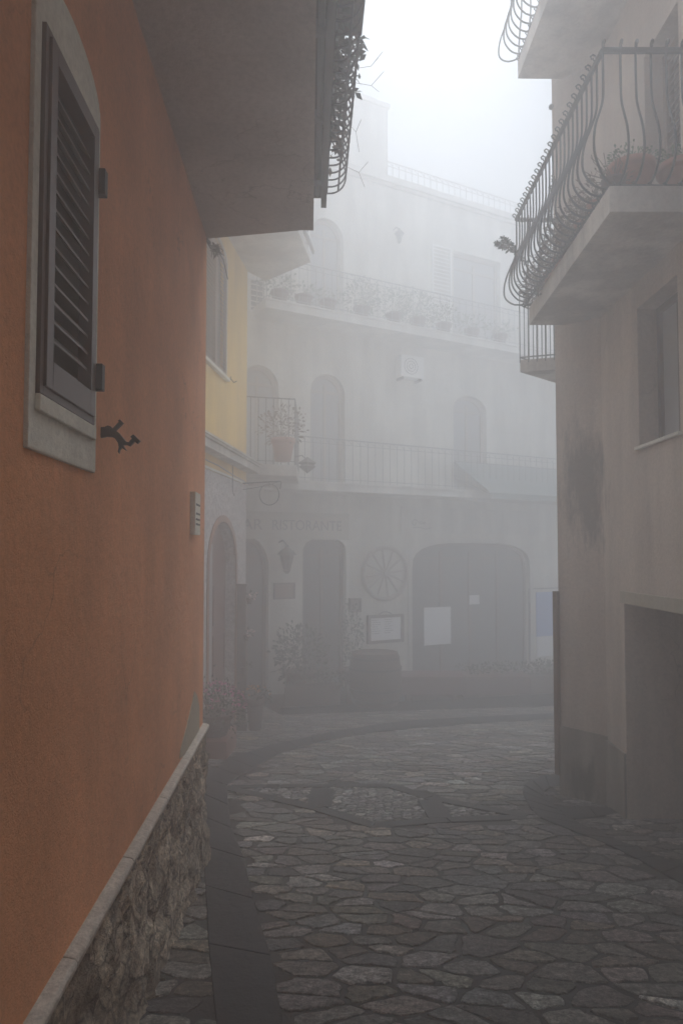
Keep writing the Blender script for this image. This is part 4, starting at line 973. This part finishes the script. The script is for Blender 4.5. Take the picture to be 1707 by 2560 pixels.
# far small balcony behind the corner
zz_ = atY(1300, 930, 7.2).z; c = Vector((atY(1300, 930, 7.2).x, 7.2)); d1 = Vector((2.9, 6.9)); dd = ray(1388, 957); t_ = (zz_-EYE)/dd.z; d2_ = Vector((dd.x*t_, dd.y*t_)); d2_ = c+(d2_-c)*1.6
x = MB(); x.prism([c, d1, d1+Vector((.6, .8)), d2_], zz_, zz_+.13); b3 = x.build('rear_balcony', 'concrete2', H5)
x = MB(); railing(x, [d1, c, d2_], zz_+.13, [(0, -.03), (-.0, .02), (0, .74)], .085, .006, [(0, .03, .008), (0, .60, .008)], .012, scrolls=False); x.build('railing', 'iron2', b3)

# plants and pots on the right balcony
zt_ = zsl+.170
for i, (px, lab, fl) in enumerate(((1577, 'terracotta pot with fine green leaves at the near end of the right balcony', None), (1702, 'terracotta pot with a red flower cut by the right edge', 'red'))):
    c = atY(px, 430, 4.36); 
    potted('terracotta_pot', (c.x, 4.36, zt_), .14, .235, lab, 'plant', 'terracotta', 'leaf', 240, (.16, .13, .085), .036, fl, 3, cz=.03)
plabs = ['dry straggly plant nearest the near corner of the right balcony', 'second dry plant from the near corner on the right balcony', 'third dry plant along the right balcony', 'fourth dry plant along the right balcony', 'fifth dry plant along the right balcony', 'dry plant second from the far end of the right balcony', 'dry plant at the far end of the right balcony']
for i in range(7):
    c = n1_.lerp(f1, (i+.55)/7.2)+Vector((.09, 0))
    t = thing('dry_plant', (c.x, c.y, zt_), plabs[i], 'plant', 'dry plants along the right balcony')
    x = MB(); x.lathe((c.x, c.y, zt_), [(.06, 0), (.08, .11), (.085, .12), (.07, .12)], 12); x.build('pot', 'terracotta' if i % 3 else 'clay_dark', t, True)
    x = MB(); x.cloud((c.x-.05, c.y, zt_+(.14 if i > 1 else .08)), (.15, .17, .14 if i > 1 else .06), 420 if i > 1 else 150, .045, .013)
    for k in range(22):
        a = rnd.uniform(0, 6.28); q0 = Vector((c.x, c.y, zt_+.11)); q1 = q0+Vector((math.cos(a)*.1-.03, math.sin(a)*.13, rnd.uniform(.02, .16))); x.tube([q0, q1, q1+Vector((-.03, rnd.uniform(-.05, .05), rnd.uniform(-.07, .06)))], .0025, 4)
    x.build('foliage', 'leafdry', t)
# tall climbing stems and the sprig poking out
t = thing('climbing_rose', (f1.x+.05, f1.y-.35, zt_), 'climbing rose with leafy sprig poking out beyond the right balcony', 'plant')
x = MB(); q = [(1345, 740, 5.85), (1352, 640, 5.65), (1368, 560, 5.5), (1385, 440, 5.41)]; P_ = [atY(*k) for k in q]; x.tube(P_, .006, 5)
q = [(1330, 720, 5.9), (1315, 660, 5.97), (1290, 632, 6.02), (1262, 618, 6.08), (1240, 606, 6.08)]; Pq = [atY(*k) for k in q]; x.tube(Pq, .005, 5)
q2 = [(1290, 632, 6.02), (1275, 610, 6.02), (1256, 595, 6.02)]; P2 = [atY(*k) for k in q2]; x.tube(P2, .004, 5); x.build('stem', 'leafdry', t)
x = MB()
for PP in (P_, Pq[1:], P2, P2[1:], Pq[3:]):
    for i in range(len(PP)-1):
        for k in range(30):
            p = PP[i].lerp(PP[i+1], rnd.random()); x.leaf(p, (rnd.uniform(-1, 1), rnd.uniform(-1, 1), rnd.uniform(-.5, 1)), .045, .022)
x.build('foliage', 'leafdark', t)

# ------------------------------------------------------------------ unseen house added behind the camera to darken the near lane
H6 = thing('added_shade_house', (0, -4.5, 0), 'unseen plain house added behind the viewpoint to shade the near lane', 'house')
x = MB(); x.box((-6, -6.5, -1), (7, -4.6, 6.5)); x.build('wall', 'cream', H6); x = MB(); x.box((-6.2, -6.7, 6.52), (7.2, -4.4, 6.7)); x.build('roof', 'terracotta', H6)
# ------------------------------------------------------------------ haze
hz = MB(); hz.box((-25, -25, -4.2), (27, 27, 11.6)); ho = hz.build('haze', 'paper')
hm_ = bpy.data.materials.new('haze_volume'); hm_.use_nodes = True; t = hm_.node_tree; t.nodes.clear()
o_ = t.nodes.new('ShaderNodeOutputMaterial'); v_ = t.nodes.new('ShaderNodeVolumePrincipled')
v_.inputs['Color'].default_value = (.995, .996, .998, 1); v_.inputs['Density'].default_value = 0.102; v_.inputs['Anisotropy'].default_value = 0.55
t.links.new(v_.outputs[0], o_.inputs['Volume']); ho.data.materials.clear(); ho.data.materials.append(hm_)
tag(ho, kind='stuff')
